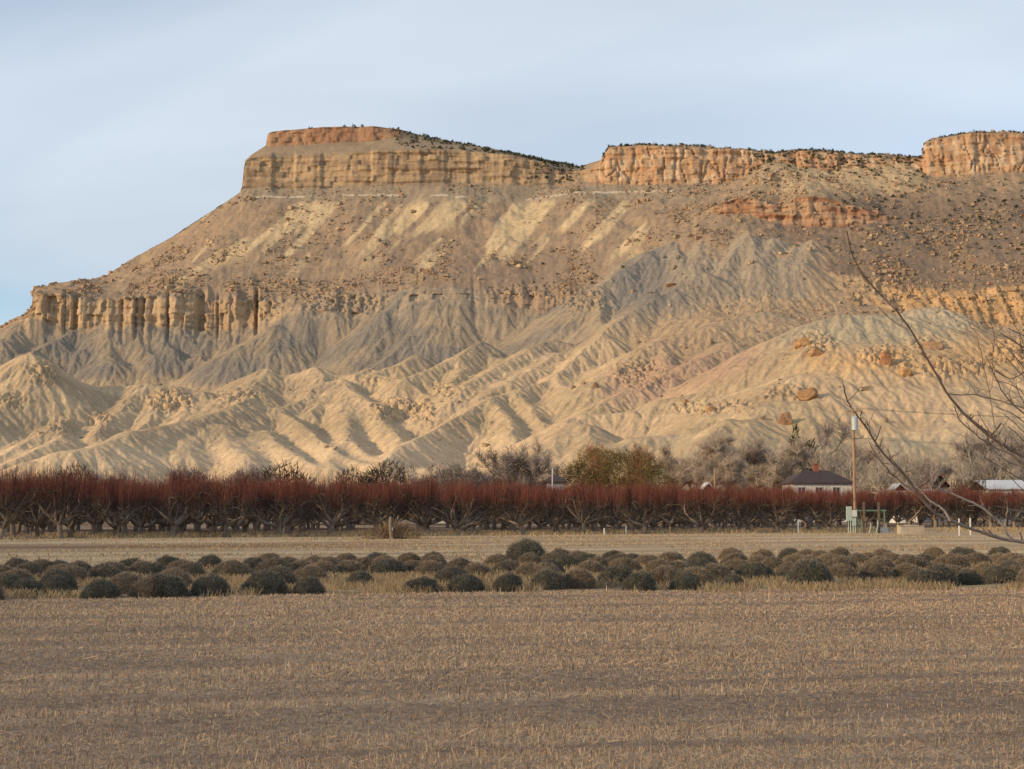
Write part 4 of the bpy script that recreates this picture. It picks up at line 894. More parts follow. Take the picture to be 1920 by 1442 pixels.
# ------------------------------------------------------------------ orchard trees: low trunk, open vase of crooked limbs, flat top of red whips
def walk(p, d, length, n, jit, up, r):
    pts = [np.array(p, float)]; d = np.array(d, float)
    for _ in range(n):
        d = d + r.normal(0, jit, 3) + np.array([0, 0, up]); d /= np.linalg.norm(d); pts.append(pts[-1] + d * length / n)
    return np.array(pts)
def orchard_meshes(seed, far=False):
    r = np.random.default_rng(900 + seed); A = Acc(); B = Acc()
    bark = np.array([.22, .17, .13]); dk = np.array([.13, .10, .08])
    th = r.uniform(.55, .85); base_r = r.uniform(.13, .17)
    tr = walk((0, 0, -.15), (r.normal(0, .12), r.normal(0, .12), 1), th + .15, 5, .08, .1, r)
    A.add(*tube(tr, np.linspace(base_r * 1.25, base_r * .95, 6), 8), bark * r.uniform(.9, 1.2))
    nl = r.integers(4, 7); ends = []
    for k in range(nl):
        az = 2 * pi * k / nl + r.normal(0, .25); el = r.uniform(.45, .95)
        L1 = r.uniform(1.9, 2.6)
        limb = walk(tr[-1] - [0, 0, r.uniform(0, .15)], (cos(az) * cos(el), sin(az) * cos(el), sin(el)), L1, 9, .17, .035, r)
        rr_ = np.linspace(base_r * .72, .045, 10); A.add(*tube(limb, rr_, 6), bark * r.uniform(.8, 1.2))
        for i in range(4, 10):
            if r.random() < .8:
                for _ in range(2):
                    az2 = az + r.normal(0, 1.0); el2 = r.uniform(.0, 1.1)
                    br = walk(limb[i], (cos(az2) * cos(el2), sin(az2) * cos(el2), sin(el2)), r.uniform(.5, 1.25), 6, .28, .06, r)
                    A.add(*tube(br, np.linspace(.042, .016, 7), 4), bark * r.uniform(.55, 1.0)); ends.append(br)
        ends.append(limb[4:])
    pts = np.concatenate(ends); pts = pts[(pts[:, 2] > 1.0)]
    # dense short spurs
    m = 650; b0 = pts[r.integers(0, len(pts), m)] + r.normal(0, .04, (m, 3)); dirn = r.normal(0, 1, (m, 3)); dirn[:, 2] = np.abs(dirn[:, 2]) * .7
    b1 = b0 + dirn / np.linalg.norm(dirn, axis=1, keepdims=True) * r.uniform(.15, .55, (m, 1))
    vb, fb = blades(b0, b1, r.uniform(.012, .022, m), None, .5); B.add(vb, fb, np.repeat(np.array([.078, .058, .05]) * r.uniform(.7, 1.2, (m, 1)), 4, 0))
    # upright red whips
    pw = pts[pts[:, 2] > 1.75]
    m = 500; b0 = pw[r.integers(0, len(pw), m)] + r.normal(0, .10, (m, 3)) * [1, 1, .3]
    topz = r.normal(3.72, .24, m) - .085 * (b0[:, 0] ** 2 + b0[:, 1] ** 2) + np.where(r.random(m) < .10, r.uniform(.15, .85, m), 0)
    topz = np.maximum(topz - np.where(r.random(m) < .35, r.uniform(0, .9, m), 0), b0[:, 2] + .4)
    b1 = np.stack([b0[:, 0] + r.normal(0, .16, m), b0[:, 1] + r.normal(0, .16, m), topz], -1)
    mid = (b0 + b1) / 2 + r.normal(0, .05, (m, 3))
    sd = np.stack([np.cos(q := r.uniform(0, pi, m)), np.sin(q), 0 * q], -1)
    low_c = np.array([.088, .062, .052]); hi_c = np.array([.16, .060, .043])
    w0 = r.uniform(.013, .023, m)
    for a_, b_2, wa, wb, ca, cb in ((b0, mid, 1.0, .75, low_c, (low_c + hi_c) / 2), (mid, b1, .75, .35, (low_c + hi_c) / 2, hi_c)):
        s_ = sd * w0[:, None] * .5
        v = np.stack([a_ - s_ * wa, a_ + s_ * wa, b_2 + s_ * wb, b_2 - s_ * wb], 1).reshape(-1, 3)
        jitc = r.uniform(.75, 1.25, (m, 1))
        q = sstep(1.9, 2.75, v[:, 2])[:, None]; c = (low_c * (1 - q) + hi_c * q) * np.repeat(jitc, 4, 0)
        B.add(v, np.arange(4)[None] + 4 * np.arange(m)[:, None], c)
    return A.mesh('trunk', M_BARK, True), B.mesh('crown', M_TWIG)
ORCH = [orchard_meshes(k) for k in range(7)]
def orchard_tree(x, y, label, group, s=1.0):
    tk, cr = random.choice(ORCH)
    s = s * (1.02 - .0019 * (x + 30)) if y < 146 else s
    t = thing('orchard_tree', (x, y, float(field_z(np.array(x), np.array(y))) if y < 250 else 0.0), label, 'tree', group, random.uniform(0, 6.28))
    k = s * random.uniform(.90, 1.09); t.scale = (s * random.uniform(.98, 1.12), s * random.uniform(.98, 1.12), k)
    link('trunk', tk, t); link('crown', cr, t, kind='stuff')
O0 = np.array(ORC0[:2]); O1 = np.array(gnd(1552, 999)[:2]); e1 = (O1 - O0) / np.linalg.norm(O1 - O0); e2 = np.array([-e1[1], e1[0]])
LEN = np.linalg.norm(O1 - O0)
FRONT_U = [8, 118, 222, 326, 422, 524, 622, 862, 982, 1092, 1206, 1314, 1456, 1552]
for k, u in enumerate(FRONT_U):
    a = (u - CX) / F_PX; tpar = (O0[0] - a * O0[1]) / (a * e1[1] - e1[0]); p = O0 + e1 * tpar
    orchard_tree(p[0], p[1], 'bare pruned orchard tree, %s from the left along the front edge' % ORD[k], 'front row of the orchard', 1.0)
RW2 = ['second', 'third', 'fourth', 'fifth', 'sixth', 'seventh', 'eighth', 'ninth', 'tenth', 'eleventh']
cnt2 = 0; k2 = 0
for r_ in range(1, 11):
    k = -3
    while True:
        s_ = k * 3.5 + (r_ % 2) * 1.3 + random.uniform(-.25, .25); k += 1
        if s_ > LEN + 26 * (r_ > 0): break
        p = O0 + e1 * s_ + e2 * (r_ * 4.3 + random.uniform(-.25, .25))
        uu = p[0] / p[1] * F_PX + CX
        if uu < -70 or uu > 1660: continue
        if s_ > LEN + 1 + .62 * r_ * 4.3: continue
        cnt2 = cnt2 + 1 if k2 == r_ else 0; k2 = r_
        orchard_tree(p[0], p[1], ('bare red-topped orchard tree, %s from the left in the %s row back' % (ORD[cnt2], RW2[r_ - 1])), 'orchard trees in the %s row' % RW2[r_ - 1])
# younger block further right
for r_ in range(5):
    cnt2 = -1
    for k in range(26):
        yy = 149 + r_ * 5 + random.uniform(-.4, .4); xx = 27 + k * 2.6 + random.uniform(-.3, .3)
        uu = xx / yy * F_PX + CX
        if uu < 1500 or uu > 1990: continue
        cnt2 += 1
        orchard_tree(xx, yy, 'red-topped tree, %s from the left in the %s row of the far right orchard block' % (ORD[cnt2], (['front'] + RW2)[r_]), 'far right orchard block', .98)

# ------------------------------------------------------------------ trees, shrubs beyond the orchard
def bare_tree_meshes(seed, H, spread, bark, twig, ntw, multi=1, up=.06, tw_len=(.5, 1.3)):
    r = np.random.default_rng(2000 + seed); A = Acc(); B = Acc(); nodes = []
    bark = np.array(bark); twig = np.array(twig)
    def grow(p, d, L, rad, lev):
        n = 5; pts = walk(p, d, L, n, .13 + .05 * lev, up, r)
        A.add(*tube(pts, np.linspace(rad, rad * .55, n + 1), 6 if lev < 2 else 4), bark * r.uniform(.8, 1.2))
        if lev >= 2: nodes.append(pts)
        if lev >= 4: return
        kids = r.integers(3, 5) if lev < 3 else 3
        for k in range(kids):
            i = n if k == 0 else r.integers(2, n + 1)
            dd = pts[i] - pts[i - 1]; dd = dd / np.linalg.norm(dd) + r.normal(0, spread, 3); dd[2] += .12; dd /= np.linalg.norm(dd)
            grow(pts[i], dd, L * r.uniform(.6, .82), rad * .55, lev + 1)
    for m in range(multi):
        off = np.array([r.normal(0, .25), r.normal(0, .25), -.2]) if multi > 1 else np.array([0, 0, -.2])
        grow(off, (r.normal(0, .12 * multi ** .5), r.normal(0, .12 * multi ** .5), 1), H * .30, H * .018 / multi ** .3, 0)
    P = np.concatenate(nodes)
    b0 = P[r.integers(0, len(P), ntw)] + r.normal(0, .05, (ntw, 3))
    dd = r.normal(0, 1, (ntw, 3)); dd[:, 2] = np.abs(dd[:, 2]) * .9 + .3; dd /= np.linalg.norm(dd, axis=1, keepdims=True)
    b1 = b0 + dd * r.uniform(tw_len[0], tw_len[1], (ntw, 1)) * H / 12
    vb, fb = blades(b0, b1, r.uniform(.018, .04, ntw), None, .4)
    B.add(vb, fb, np.repeat(twig * r.uniform(.7, 1.25, (ntw, 1)), 4, 0))
    z = np.percentile(np.concatenate(B.v)[:, 2], 98)
    for acc in (A, B): acc.v = [v * (H / z) for v in acc.v]
    return A.mesh('trunk', M_BARK, True), B.mesh('crown', M_TWIG)
GREY_T = [bare_tree_meshes(k, 12, .5, (.34, .275, .215), (.47, .38, .295), 11000) for k in range(4)]
DARK_T = [bare_tree_meshes(10 + k, 12, .5, (.17, .138, .12), (.27, .22, .19), 6000, 2) for k in range(2)]
PALE_T = [bare_tree_meshes(20 + k, 10, .26, (.50, .45, .38), (.38, .31, .245), 1700, 3, .12) for k in range(3)]
ORNG_T = [bare_tree_meshes(30, 8, .3, (.26, .17, .12), (.40, .20, .12), 3600, 4, .14)]
BRSH_T = [bare_tree_meshes(40 + k, 5, .6, (.22, .175, .15), (.27, .215, .185), 4200, 5, .08, (.4, 1.1)) for k in range(2)]
def back_tree(name, meshes, u, vtop, Y, wscale, label, group=None, Hm=12.0):
    a, e = ray(u, vtop + (4 if meshes in GREY_T else 0)); H = CAM_H + e * Y
    t = thing(name, (a * Y, Y, 0), label, 'tree', group, random.uniform(0, 6.28))
    k = H / Hm; t.scale = (k * wscale, k * wscale, k)
    link('trunk', meshes[0], t); link('crown', meshes[1], t, kind='stuff')
    return t
random.seed(31)
for i, (u, v, Y, w, lab) in enumerate([
    (1262, 838, 285, 1.0, 'grey bare tree just right of the yellow willow'), (1300, 826, 280, 1.1, 'bushy grey-brown tree second right of the willow'),
    (1340, 822, 290, 1.0, 'grey-brown bare tree above the white post in the orchard'), (1382, 828, 275, 1.1, 'grey-brown bare tree midway between willow and dark-roofed house'),
    (1420, 820, 285, 1.0, 'full grey bare tree left of the conifer'), (1452, 832, 270, 1.0, 'grey bare tree left of the dark-roofed house'),
    (1480, 850, 262, .9, 'low grey bare tree at the left eave of the dark-roofed house'), (1604, 838, 330, 1.2, 'faint bare tree behind the utility pole'),
    (1655, 856, 300, 1.0, 'bare tree right of the utility pole'), (1800, 862, 300, 1.0, 'bare tree right of the grey-gabled house'), (1330, 852, 250, .8, 'low front bare tree right of the willow'), (1400, 855, 248, .8, 'low front bare tree in the middle of the grey grove')]):
    back_tree('bare_tree', GREY_T[i % 4], u, v, Y, w, lab, 'grey bare trees beyond the orchard')
back_tree('bare_tree', DARK_T[0], 1550, 800, 300, .95, 'tall dark bare tree behind the dark-roofed house')
back_tree('bare_tree', DARK_T[1], 1880, 816, 310, 1.2, 'large dark bare tree behind the metal-roofed barn')
back_tree('bare_tree', DARK_T[0], 1915, 830, 300, 1.0, 'dark bare tree at the right edge above the barn')
for i, (u, v, Y, lab) in enumerate([(1535, 850, 265, 'white-stemmed birch clump behind the chimney of the dark-roofed house'), (1562, 852, 262, 'white-stemmed birch right of the chimney'), (1590, 848, 250, 'slender pale birch beside the utility pole'),
                                    (1690, 846, 215, 'spreading pale birch crossed by the lower foreground branch'), (1716, 856, 212, 'pale birch left of the grey-gabled house'), (1826, 848, 268, 'tall white birch right of the grey-gabled house'), (1852, 842, 270, 'tall white birch left of the metal-roofed barn'), (1875, 850, 272, 'white birch rising over the barn roof')]):
    back_tree('birch_tree', PALE_T[i % 3], u, v, Y, 1.15, lab, 'white-stemmed birches', 10.0)
back_tree('bare_tree', ORNG_T[0], 1122, 838, 255, .6, 'orange-twigged tree peeking over the left half of the willow', 'orange-twigged trees', 8.0)
back_tree('bare_tree', ORNG_T[0], 1206, 842, 255, .6, 'orange-twigged tree peeking over the right half of the willow', 'orange-twigged trees', 8.0)
for i, (u, v, Y, w, lab) in enumerate([(950, 848, 205, 1.0, 'left tree of the dense grey-purple thicket left of the willow'), (980, 840, 208, 1.1, 'tallest tree of the grey-purple thicket left of the willow'), (1008, 858, 203, .9, 'right tree of the grey-purple thicket left of the willow')]):
    back_tree('thicket_tree', DARK_T[i % 2], u, v, Y, w, lab, 'grey-purple thicket')
for i, (u, v, Y, w, lab) in enumerate([(360, 880, 190, .9, 'low grey brush above the orchard tops at left'), (205, 886, 190, .8, 'low grey brush above the orchard tops near the left edge'), (455, 880, 195, .9, 'low grey brush left of the brown shrub'), (800, 884, 190, 1.0, 'dark brush above the orchard in the middle'), (880, 876, 192, 1.0, 'dark brush left of the grey-purple thicket'), (842, 880, 188, .9, 'dark brush beside the low white building')]):
    back_tree('brush', BRSH_T[i % 2], u, v, Y, w, lab, None, 5.0)

# dense rounded shrubs and trees made of many small leaf or twig faces
def dense_meshes(seed, n, c0, c1, lobes, leaf=(.05, .35), drop=.0):
    r = np.random.default_rng(3000 + seed); B = Acc(); A = Acc()
    lob = np.array(lobes, float); w = np.prod(lob[:, 3:6], axis=1); k = r.choice(len(lob), n, p=w / w.sum())
    d = r.normal(0, 1, (n, 3)); d /= np.linalg.norm(d, axis=1, keepdims=True)
    rr_ = r.uniform(.45, 1.04, (n, 1)) ** .5
    nz_ = fbm(d[:, 0] * 2.5 + k, d[:, 1] * 2.5 + d[:, 2] * 2, 3, 3100 + seed)[:, None]
    p = lob[k, :3] + d * rr_ * lob[k, 3:6] * (.8 + .42 * nz_); p[:, 2] = np.maximum(p[:, 2], .03)
    q = p + (d * .6 + r.normal(0, .6, (n, 3)) + np.array([0, 0, .5 - drop])) * leaf[1] * r.uniform(.5, 1.2, (n, 1))
    vb, fb = blades(p, q, leaf[0] * r.uniform(.6, 1.4, n), None, .4)
    t = r.random((n, 1)); B.add(vb, fb, np.repeat((np.array(c0) * (1 - t) + np.array(c1) * t) * r.uniform(.75, 1.2, (n, 1)), 4, 0))
    top = lob[:, 2].max()
    A.add(*tube(walk((0, 0, -.2), (0, 0, 1), top, 6, .06, .05, r), np.linspace(top * .06, top * .02, 7), 6), (.12, .09, .07))
    for l in lob:
        A.add(*tube(np.linspace([0, 0, top * .12], l[:3], 6) + r.normal(0, .05, (6, 3)), np.linspace(top * .035, top * .012, 6), 5), (.12, .09, .07))
    return A.mesh('trunk', M_BARK, True), B.mesh('crown', M_TWIG)
WIL = dense_meshes(1, 20000, (.15, .105, .04), (.28, .195, .075), [(-4.4, 0, 4.6, 3.0, 3.2, 3.8), (-1.5, .3, 6.6, 3.8, 3.6, 3.9), (1.8, 0, 6.2, 3.8, 3.4, 3.9), (4.7, .2, 4.4, 3.0, 3.0, 3.5), (0, -.6, 3.4, 5.5, 3.0, 3.0)], (.06, .6), .75)
Yw = 205.0; a, e = ray(1152, 958)
t = thing('willow_tree', (a * Yw, Yw, 0), 'rounded yellow-brown willow rising behind the middle of the orchard', 'tree')
link('trunk', WIL[0], t); link('crown', WIL[1], t, kind='stuff')
kk = (CAM_H + float(ray(1152, 832)[1]) * Yw) / 10.6; t.scale = (kk * 1.16, kk, kk * .96)
CON = dense_meshes(2, 2600, (.035, .042, .022), (.06, .062, .03), [(0, 0, 3.0, 1.3, 1.3, 2.6), (.2, 0, 5.6, 1.1, 1.1, 2.4), (-.1, 0, 8.2, .8, .8, 2.2), (.1, 0, 10.2, .4, .4, 1.6)], (.14, .5))
CON2 = dense_meshes(3, 1800, (.05, .05, .028), (.09, .08, .045), [(0, 0, 2.4, 1.4, 1.2, 2.4), (.3, 0, 4.8, .9, .9, 2.0)], (.14, .5))
for (m, u, v, Hm, lab) in ((CON, 1490, 802, 11.6, 'narrow dark conifer behind the left end of the dark roof'), (CON2, 1511, 836, 6.6, 'short brownish conifer right of the narrow dark one')):
    a, e = ray(u, v); Y = 270.0; t = thing('conifer', (a * Y, Y, 0), lab, 'tree'); k = (CAM_H + e * Y) / Hm; t.scale = (k * .85, k * .85, k)
    link('trunk', m[0], t); link('crown', m[1], t, kind='stuff')
SHB = dense_meshes(4, 2600, (.075, .052, .04), (.12, .085, .06), [(-.7, 0, 1.6, 1.3, 1.2, 1.4), (.7, 0, 1.9, 1.3, 1.2, 1.5), (0, 0, 1.1, 1.9, 1.3, 1.1)], (.05, .3))
for u, v, w, lab in ((122, 880, 1.0, 'dark reddish shrub poking above the orchard near the left edge'), (540, 880, 1.25, 'brown rounded shrub above the orchard left of centre'), (714, 876, 1.15, 'brown rounded shrub at the foot of the yellow ridge'), (672, 888, 1.0, 'dark low shrub left of the rounded brown one'), (1800, 905, .7, 'dark brown bush between the houses at right'), (1826, 898, .7, 'small black-green bush left of the barn')):
    a, e = ray(u, v); Y = 180.0; t = thing('shrub', (a * Y, Y, 0), lab, 'shrub', None, random.uniform(0, 6)); k = (CAM_H + e * Y) / 3.3
    t.scale = (1.15 * w * k * .8, 1.15 * w * k * .8, k); link('trunk', SHB[0], t); link('crown', SHB[1], t, kind='stuff')
# dry brush round the old stump at the orchard edge
DRY = dense_meshes(5, 2400, (.22, .15, .095), (.36, .255, .16), [(-.9, 0, .35, .9, .6, .5), (.8, 0, .45, .9, .6, .6), (0, .2, .5, .8, .6, .7)], (.025, .42))
p = gnd(735, 1012); t = thing('dry_brush', (p[0], p[1] + .5, 0), 'sprawling orange-brown dry brush round the stump at the orchard edge', 'brush')
link('stems', DRY[1], t, kind='stuff'); t.scale = (.95, .8, .72)
A = Acc(); r_ = np.random.default_rng(8)
A.add(*tube(walk((0, 0, -.1), (.03, 0, 1), 1.5, 6, .07, .1, r_), [.14, .12, .11, .10, .09, .08, .06], 8), (.27, .21, .16))
A.add(*tube(walk((.05, 0, .7), (.6, .1, .8), .8, 4, .1, .1, r_), [.07, .06, .05, .04, .03], 6), (.33, .26, .2))
t = thing('tree_stump', (p[0], p[1], 0), 'pale broken trunk with a small white tag in the dry brush', 'stump')
link('trunk', A.mesh('trunk', M_BARK, True), t)
M_WHITE = mat_plain('white_paint', (.62, .61, .58), .6, .08, 3)
A = Acc(); A.add(*box_v(-.05, .05, -.172, -.160, .55, .72), (.8, .8, .78)); link('tag', A.mesh('tag', M_WHITE), t)

# ------------------------------------------------------------------ houses beyond the orchard
M_ROOFD = mat_plain('dark_shingle', (.062, .046, .046), .9, .25, 4, .4, 12, .02)
M_ROOFB = mat_plain('brown_shingle', (.20, .11, .085), .9, .25, 4, .4, 12, .02)
M_ROOFM = mat_plain('pale_metal_roof', (.62, .62, .60), .5, .08, 2, 0, 1, .01, .2)
M_BRICK = mat_plain('brick', (.27, .10, .065), .9, .25, 9, .4, 20, .02)
M_GREYW = mat_plain('grey_siding', (.34, .36, .38), .8, .1, 3)
M_GREEN_W = mat_plain('pale_green_wall', (.55, .58, .50), .8, .08, 3)
M_GLASS = mat_plain('window_glass', (.03, .035, .04), .12, .2, 2, 0, 1, .01, 0, .6)
def part(name, mat, parent, *shapes):
    A = Acc()
    for v, f in shapes: A.add(v, f, (.5, .5, .5))
    return link(name, A.mesh(name, mat), parent)
def hip_roof(w, d, z0, z1, inset, ov=.45, ridge=.5):
    """hipped (inset > 0) or gabled (inset = 0) roof with some thickness, ridge along x"""
    a, b = w / 2 + ov, d / 2 + ov; rx = a - inset
    top = [(-a, -b, z0), (a, -b, z0), (a, b, z0), (-a, b, z0), (-rx, 0, z1), (rx, 0, z1)]
    v = np.array(top + [(x, y, z - .16) for x, y, z in top], float)
    T = [(0, 1, 5), (0, 5, 4), (2, 3, 4), (2, 4, 5), (1, 2, 5), (3, 0, 4), (6, 11, 7), (6, 10, 11), (8, 10, 9), (8, 11, 10), (7, 11, 8), (9, 10, 6)]
    for i, j in ((0, 1), (1, 2), (2, 3), (3, 0)): T += [(i, i + 6, j + 6), (i, j + 6, j)]
    return v, np.array(T)
def window(parent, x, z, w, h, y, facing=-1):
    o = part('window', M_WHITE, parent, box_v(x - w / 2 - .07, x + w / 2 + .07, min(y, y + facing * .05), max(y, y + facing * .05), z - .07, z + h + .07))
    part('pane', M_GLASS, o, box_v(x - w / 2, x - .03, min(y + facing * .051, y + facing * .058), max(y + facing * .051, y + facing * .058), z, z + h), box_v(x + .03, x + w / 2, min(y + facing * .051, y + facing * .058), max(y + facing * .051, y + facing * .058), z, z + h))
def house(name, u0, u1, v_eave, v_ridge, Y, d, inset, wall, roof, label, cat='house', chimney=None, gable=False, rz=0.0, ov=.45):
    a0, _ = ray(u0, 940); a1, _ = ray(u1, 940); w = (a1 - a0) * Y - 2 * ov
    ze = CAM_H + float(ray(u0, v_eave)[1]) * Y; zr = CAM_H + float(ray(u0, v_ridge)[1]) * Y
    t = thing(name, ((a0 + a1) / 2 * Y, Y + d / 2, 0), label, cat, None, rz)
    if gable: w, d = d, w                                    # ridge runs away from the viewer
    wl_ = part('wall', wall, t, box_v(-w / 2, w / 2, -d / 2, d / 2, -.2, ze - .17))
    if inset == 0:                                           # gable triangles
        for s in (-1, 1):
            x = s * (w / 2 - .1); v = np.array([(x - .1, -d / 2, ze - .17), (x - .1, d / 2, ze - .17), (x - .1, 0, zr - .32), (x + .1, -d / 2, ze - .17), (x + .1, d / 2, ze - .17), (x + .1, 0, zr - .32)], float)
            part('gable', wall, t, (v, np.array([(0, 2, 1), (3, 4, 5), (0, 1, 4), (0, 4, 3), (1, 2, 5), (1, 5, 4), (2, 0, 3), (2, 3, 5)])))
    rf = part('roof', roof, t, hip_roof(w, d, ze, zr, inset, ov))
    if chimney:
        cx_, top = chimney
        c = part('chimney', M_BRICK, rf, box_v(cx_ - .38, cx_ + .38, -.35, .35, zr - 1.2, zr + top), box_v(cx_ - .46, cx_ + .46, -.43, .43, zr + top, zr + top + .12))
    for x in (np.arange(-w / 2 + 1.4, w / 2 - 1.0, 2.6)):
        window(t, float(x), max(.9, ze - 2.0), 1.0, 1.3, -d / 2 - .002)
    part('door', M_ROOFB, t, box_v(.5, 1.4, -d / 2 - .05, -d / 2 - .003, 0, 2.05))
    if gable: t.rotation_euler = (0, 0, pi / 2 + rz)
    return t
house('house', 1480, 1604, 905, 881, 222, 8, 3.1, M_WHITE, M_ROOFD, 'white house with dark hipped roof and brick chimney left of the pole', chimney=(-.1, .95))
house('house', 1742, 1782, 912, 888, 232, 8, 0, M_GREYW, M_ROOFB, 'grey-gabled house with brown roof between the birches', gable=True)
house('house', 1722, 1764, 912, 889, 240, 7, 0, M_GREYW, M_ROOFB, 'brown-roofed wing with a brick chimney behind the grey gable', chimney=(.6, .7), rz=.0)
house('barn', 1846, 1990, 916, 899, 250, 9, 0, M_GREEN_W, M_ROOFM, 'pale green barn with white metal roof at the right edge', cat='barn')
house('shed', 1318, 1340, 916, 904, 190, 4, 0, M_WHITE, M_WHITE, 'tiny white gabled shed peeking over the orchard right of the willow', cat='shed', gable=True, ov=.15)
house('shed', 1020, 1064, 902, 889, 195, 5, 1.3, M_GREYW, M_ROOFD, 'dark-roofed shed peeking over the orchard by the white post', cat='shed')
house('house', 812, 864, 893, 886, 200, 6, .8, M_WHITE, M_ROOFD, 'low white building with a dark roof behind the orchard centre')
house('shed', 1678, 1700, 917, 906, 205, 4, 0, M_WHITE, M_GREYW, 'small white shed under the spreading birch', cat='shed', gable=True, ov=.15)

# ------------------------------------------------------------------ utility pole, posts
M_WOOD = mat_plain('weathered_pole_wood', (.36, .225, .13), .9, .2, 5, .3, 30, .01, scale3=(1, 1, .1))
M_GALV = mat_plain('galvanised_steel', (.44, .49, .50), .5, .1, 4, metal=.1)
M_DARKM = mat_plain('dark_steel', (.07, .065, .06), .6, .2, 5)
M_PORC = mat_plain('porcelain', (.35, .32, .30), .3, .1, 3)
def cyl(p0, p1, r0, r1=None, sides=12, caps=True):
    p0 = np.array(p0, float); p1 = np.array(p1, float); r1 = r0 if r1 is None else r1
    v, f = tube(np.array([p0, p1]), [r0, r1], sides)
    if not caps: return v, f
    n = len(v); v = np.vstack([v, p0, p1])
    tr = [(f_[0], f_[1], f_[2]) for f_ in f] + [(f_[0], f_[2], f_[3]) for f_ in f]
    tr += [((j + 1) % sides, j, n) for j in range(sides)] + [(sides + j, sides + (j + 1) % sides, n + 1) for j in range(sides)]
    return v, np.array(tr)
Yp = 124.0; a, e = ray(1603, 958); xp = a * Yp
zt = CAM_H + float(ray(1603, 768)[1]) * Yp
t = thing('utility_pole', (xp, Yp, 0), 'wooden utility pole carrying a grey transformer above the orchard', 'utility pole')
s = Yp / F_PX
part('pole', M_WOOD, t, cyl((0, 0, -.3), (0, 0, zt - .6), .135, .10, 14))
part('crossarm', M_WOOD, t, box_v(-.55, .75, -.06, .06, zt - .18, zt - .06))
part('pole_top', M_WOOD, t, cyl((0, 0, zt - .6), (0, 0, zt - .02), .10, .095, 14))
for dx in (-.45, .25, .65):
    part('insulator', M_PORC, t, cyl((dx, 0, zt - .06), (dx, 0, zt + .06), .05, .06, 8), cyl((dx, 0, zt + .06), (dx, 0, zt + .16), .035, .03, 8))
zc = CAM_H + float(ray(1603, 807)[1]) * Yp; hc_ = 24 * s
can = part('transformer', M_GALV, t, cyl((.06, -.34, zc), (.06, -.34, zc + hc_), .27, .27, 20), cyl((.06, -.34, zc + hc_), (.06, -.34, zc + hc_ + .07), .28, .18, 20))
part('bushing', M_PORC, can, cyl((-.04, -.34, zc + hc_ + .05), (-.04, -.34, zc + hc_ + .32), .05, .03, 8)); part('bushing', M_PORC, can, cyl((.18, -.34, zc + hc_ + .05), (.18, -.34, zc + hc_ + .28), .05, .03, 8))
part('bracket', M_DARKM, t, box_v(-.1, .2, -.14, -.09, zc + .15, zc + .22), box_v(-.1, .2, -.14, -.09, zc + .7, zc + .77))
zb = CAM_H + float(ray(1603, 823)[1]) * Yp
part('cable_bracket', M_DARKM, t, cyl((-.14, -.1, zb), (.5, -.1, zb + .05), .03, .03, 6), cyl((.5, -.1, zb + .05), (.85, -.1, zb + .25), .03, .03, 6))
part('cutout_switch', M_DARKM, t, cyl((.55, -.1, zt - .55), (.75, -.15, zt - .2), .05, .05, 6), cyl((.62, -.1, zt - .75), (.85, -.15, zt - .68), .04, .04, 6))
other = t.copy(); COL.objects.link(other); other.location = (xp + 42, Yp + 12, 0)
other['label'] = 'second utility pole beyond the right edge of the view'; other['group'] = 'utility poles on the lane'; t['group'] = other['group']
for ch in list(t.children):
    c = ch.copy(); COL.objects.link(c); c.parent = other
    for g_ in ch.children: d = g_.copy(); COL.objects.link(d); d.parent = c
for dx, zz0, lab in ((-.45, zt + .14, 'left conductor'), (.65, zt + .14, 'right conductor'), (.5, zb + .05, 'lower cable')):
    q = np.linspace(0, 1, 24); sag = 4 * q * (1 - q) * .55
    A = Acc(); A.add(*tube(np.stack([dx + 42 * q, 12 * q, zz0 - sag], -1), np.full(24, .011), 4), (.5, .5, .5))
    link('overhead_wire', A.mesh('overhead_wire', M_DARKM), None, (xp, Yp, 0), None, 'thin overhead wire running right from the utility pole, ' + lab, 'wire')
def post(name, u, v0, v1, rad, mat, label, cat='post', Y=None):
    p = gnd(u, v1) if Y is None else (float(ray(u, 958)[0]) * Y, Y, 0)
    h = CAM_H + float(ray(u, v0)[1]) * p[1]
    A = Acc(); A.add(*cyl((0, 0, -.2), (0, 0, h - rad), rad, rad * .95, 10), (.5, .5, .5)); A.add(*cyl((0, 0, h - rad), (0, 0, h), rad * .95, rad * .4, 10), (.5, .5, .5))
    link(name, A.mesh(name, mat, False), None, (p[0], p[1], 0), None, label, cat)
post('post', 1799, 972, 1006, .055, M_WHITE, 'left one of two white posts at the headland on the right')
post('post', 1820, 971, 1005, .055, M_WHITE, 'right one of two white posts at the headland on the right')
post('stake', 1133, 990, 1004, .05, M_WHITE, 'short white stake under the trees, left of two in the orchard')
post('stake', 1174, 986, 1003, .05, M_WHITE, 'short white stake under the trees, right of two in the orchard')
post('stake', 1497, 974, 1001, .04, M_GALV, 'thin grey stake between two orchard trees on the right')
post('pole', 1036, 878, 990, .08, M_WHITE, 'short white pole rising over the orchard left of the willow', 'pole', 180)
post('pole', 773, 884, 990, .11, M_GALV, 'thin pale pole rising over the orchard near its middle', 'pole', 180)
post('pole', 1341, 878, 990, .12, M_WOOD, 'thin brown pole beside the tiny white shed', 'pole', 180)

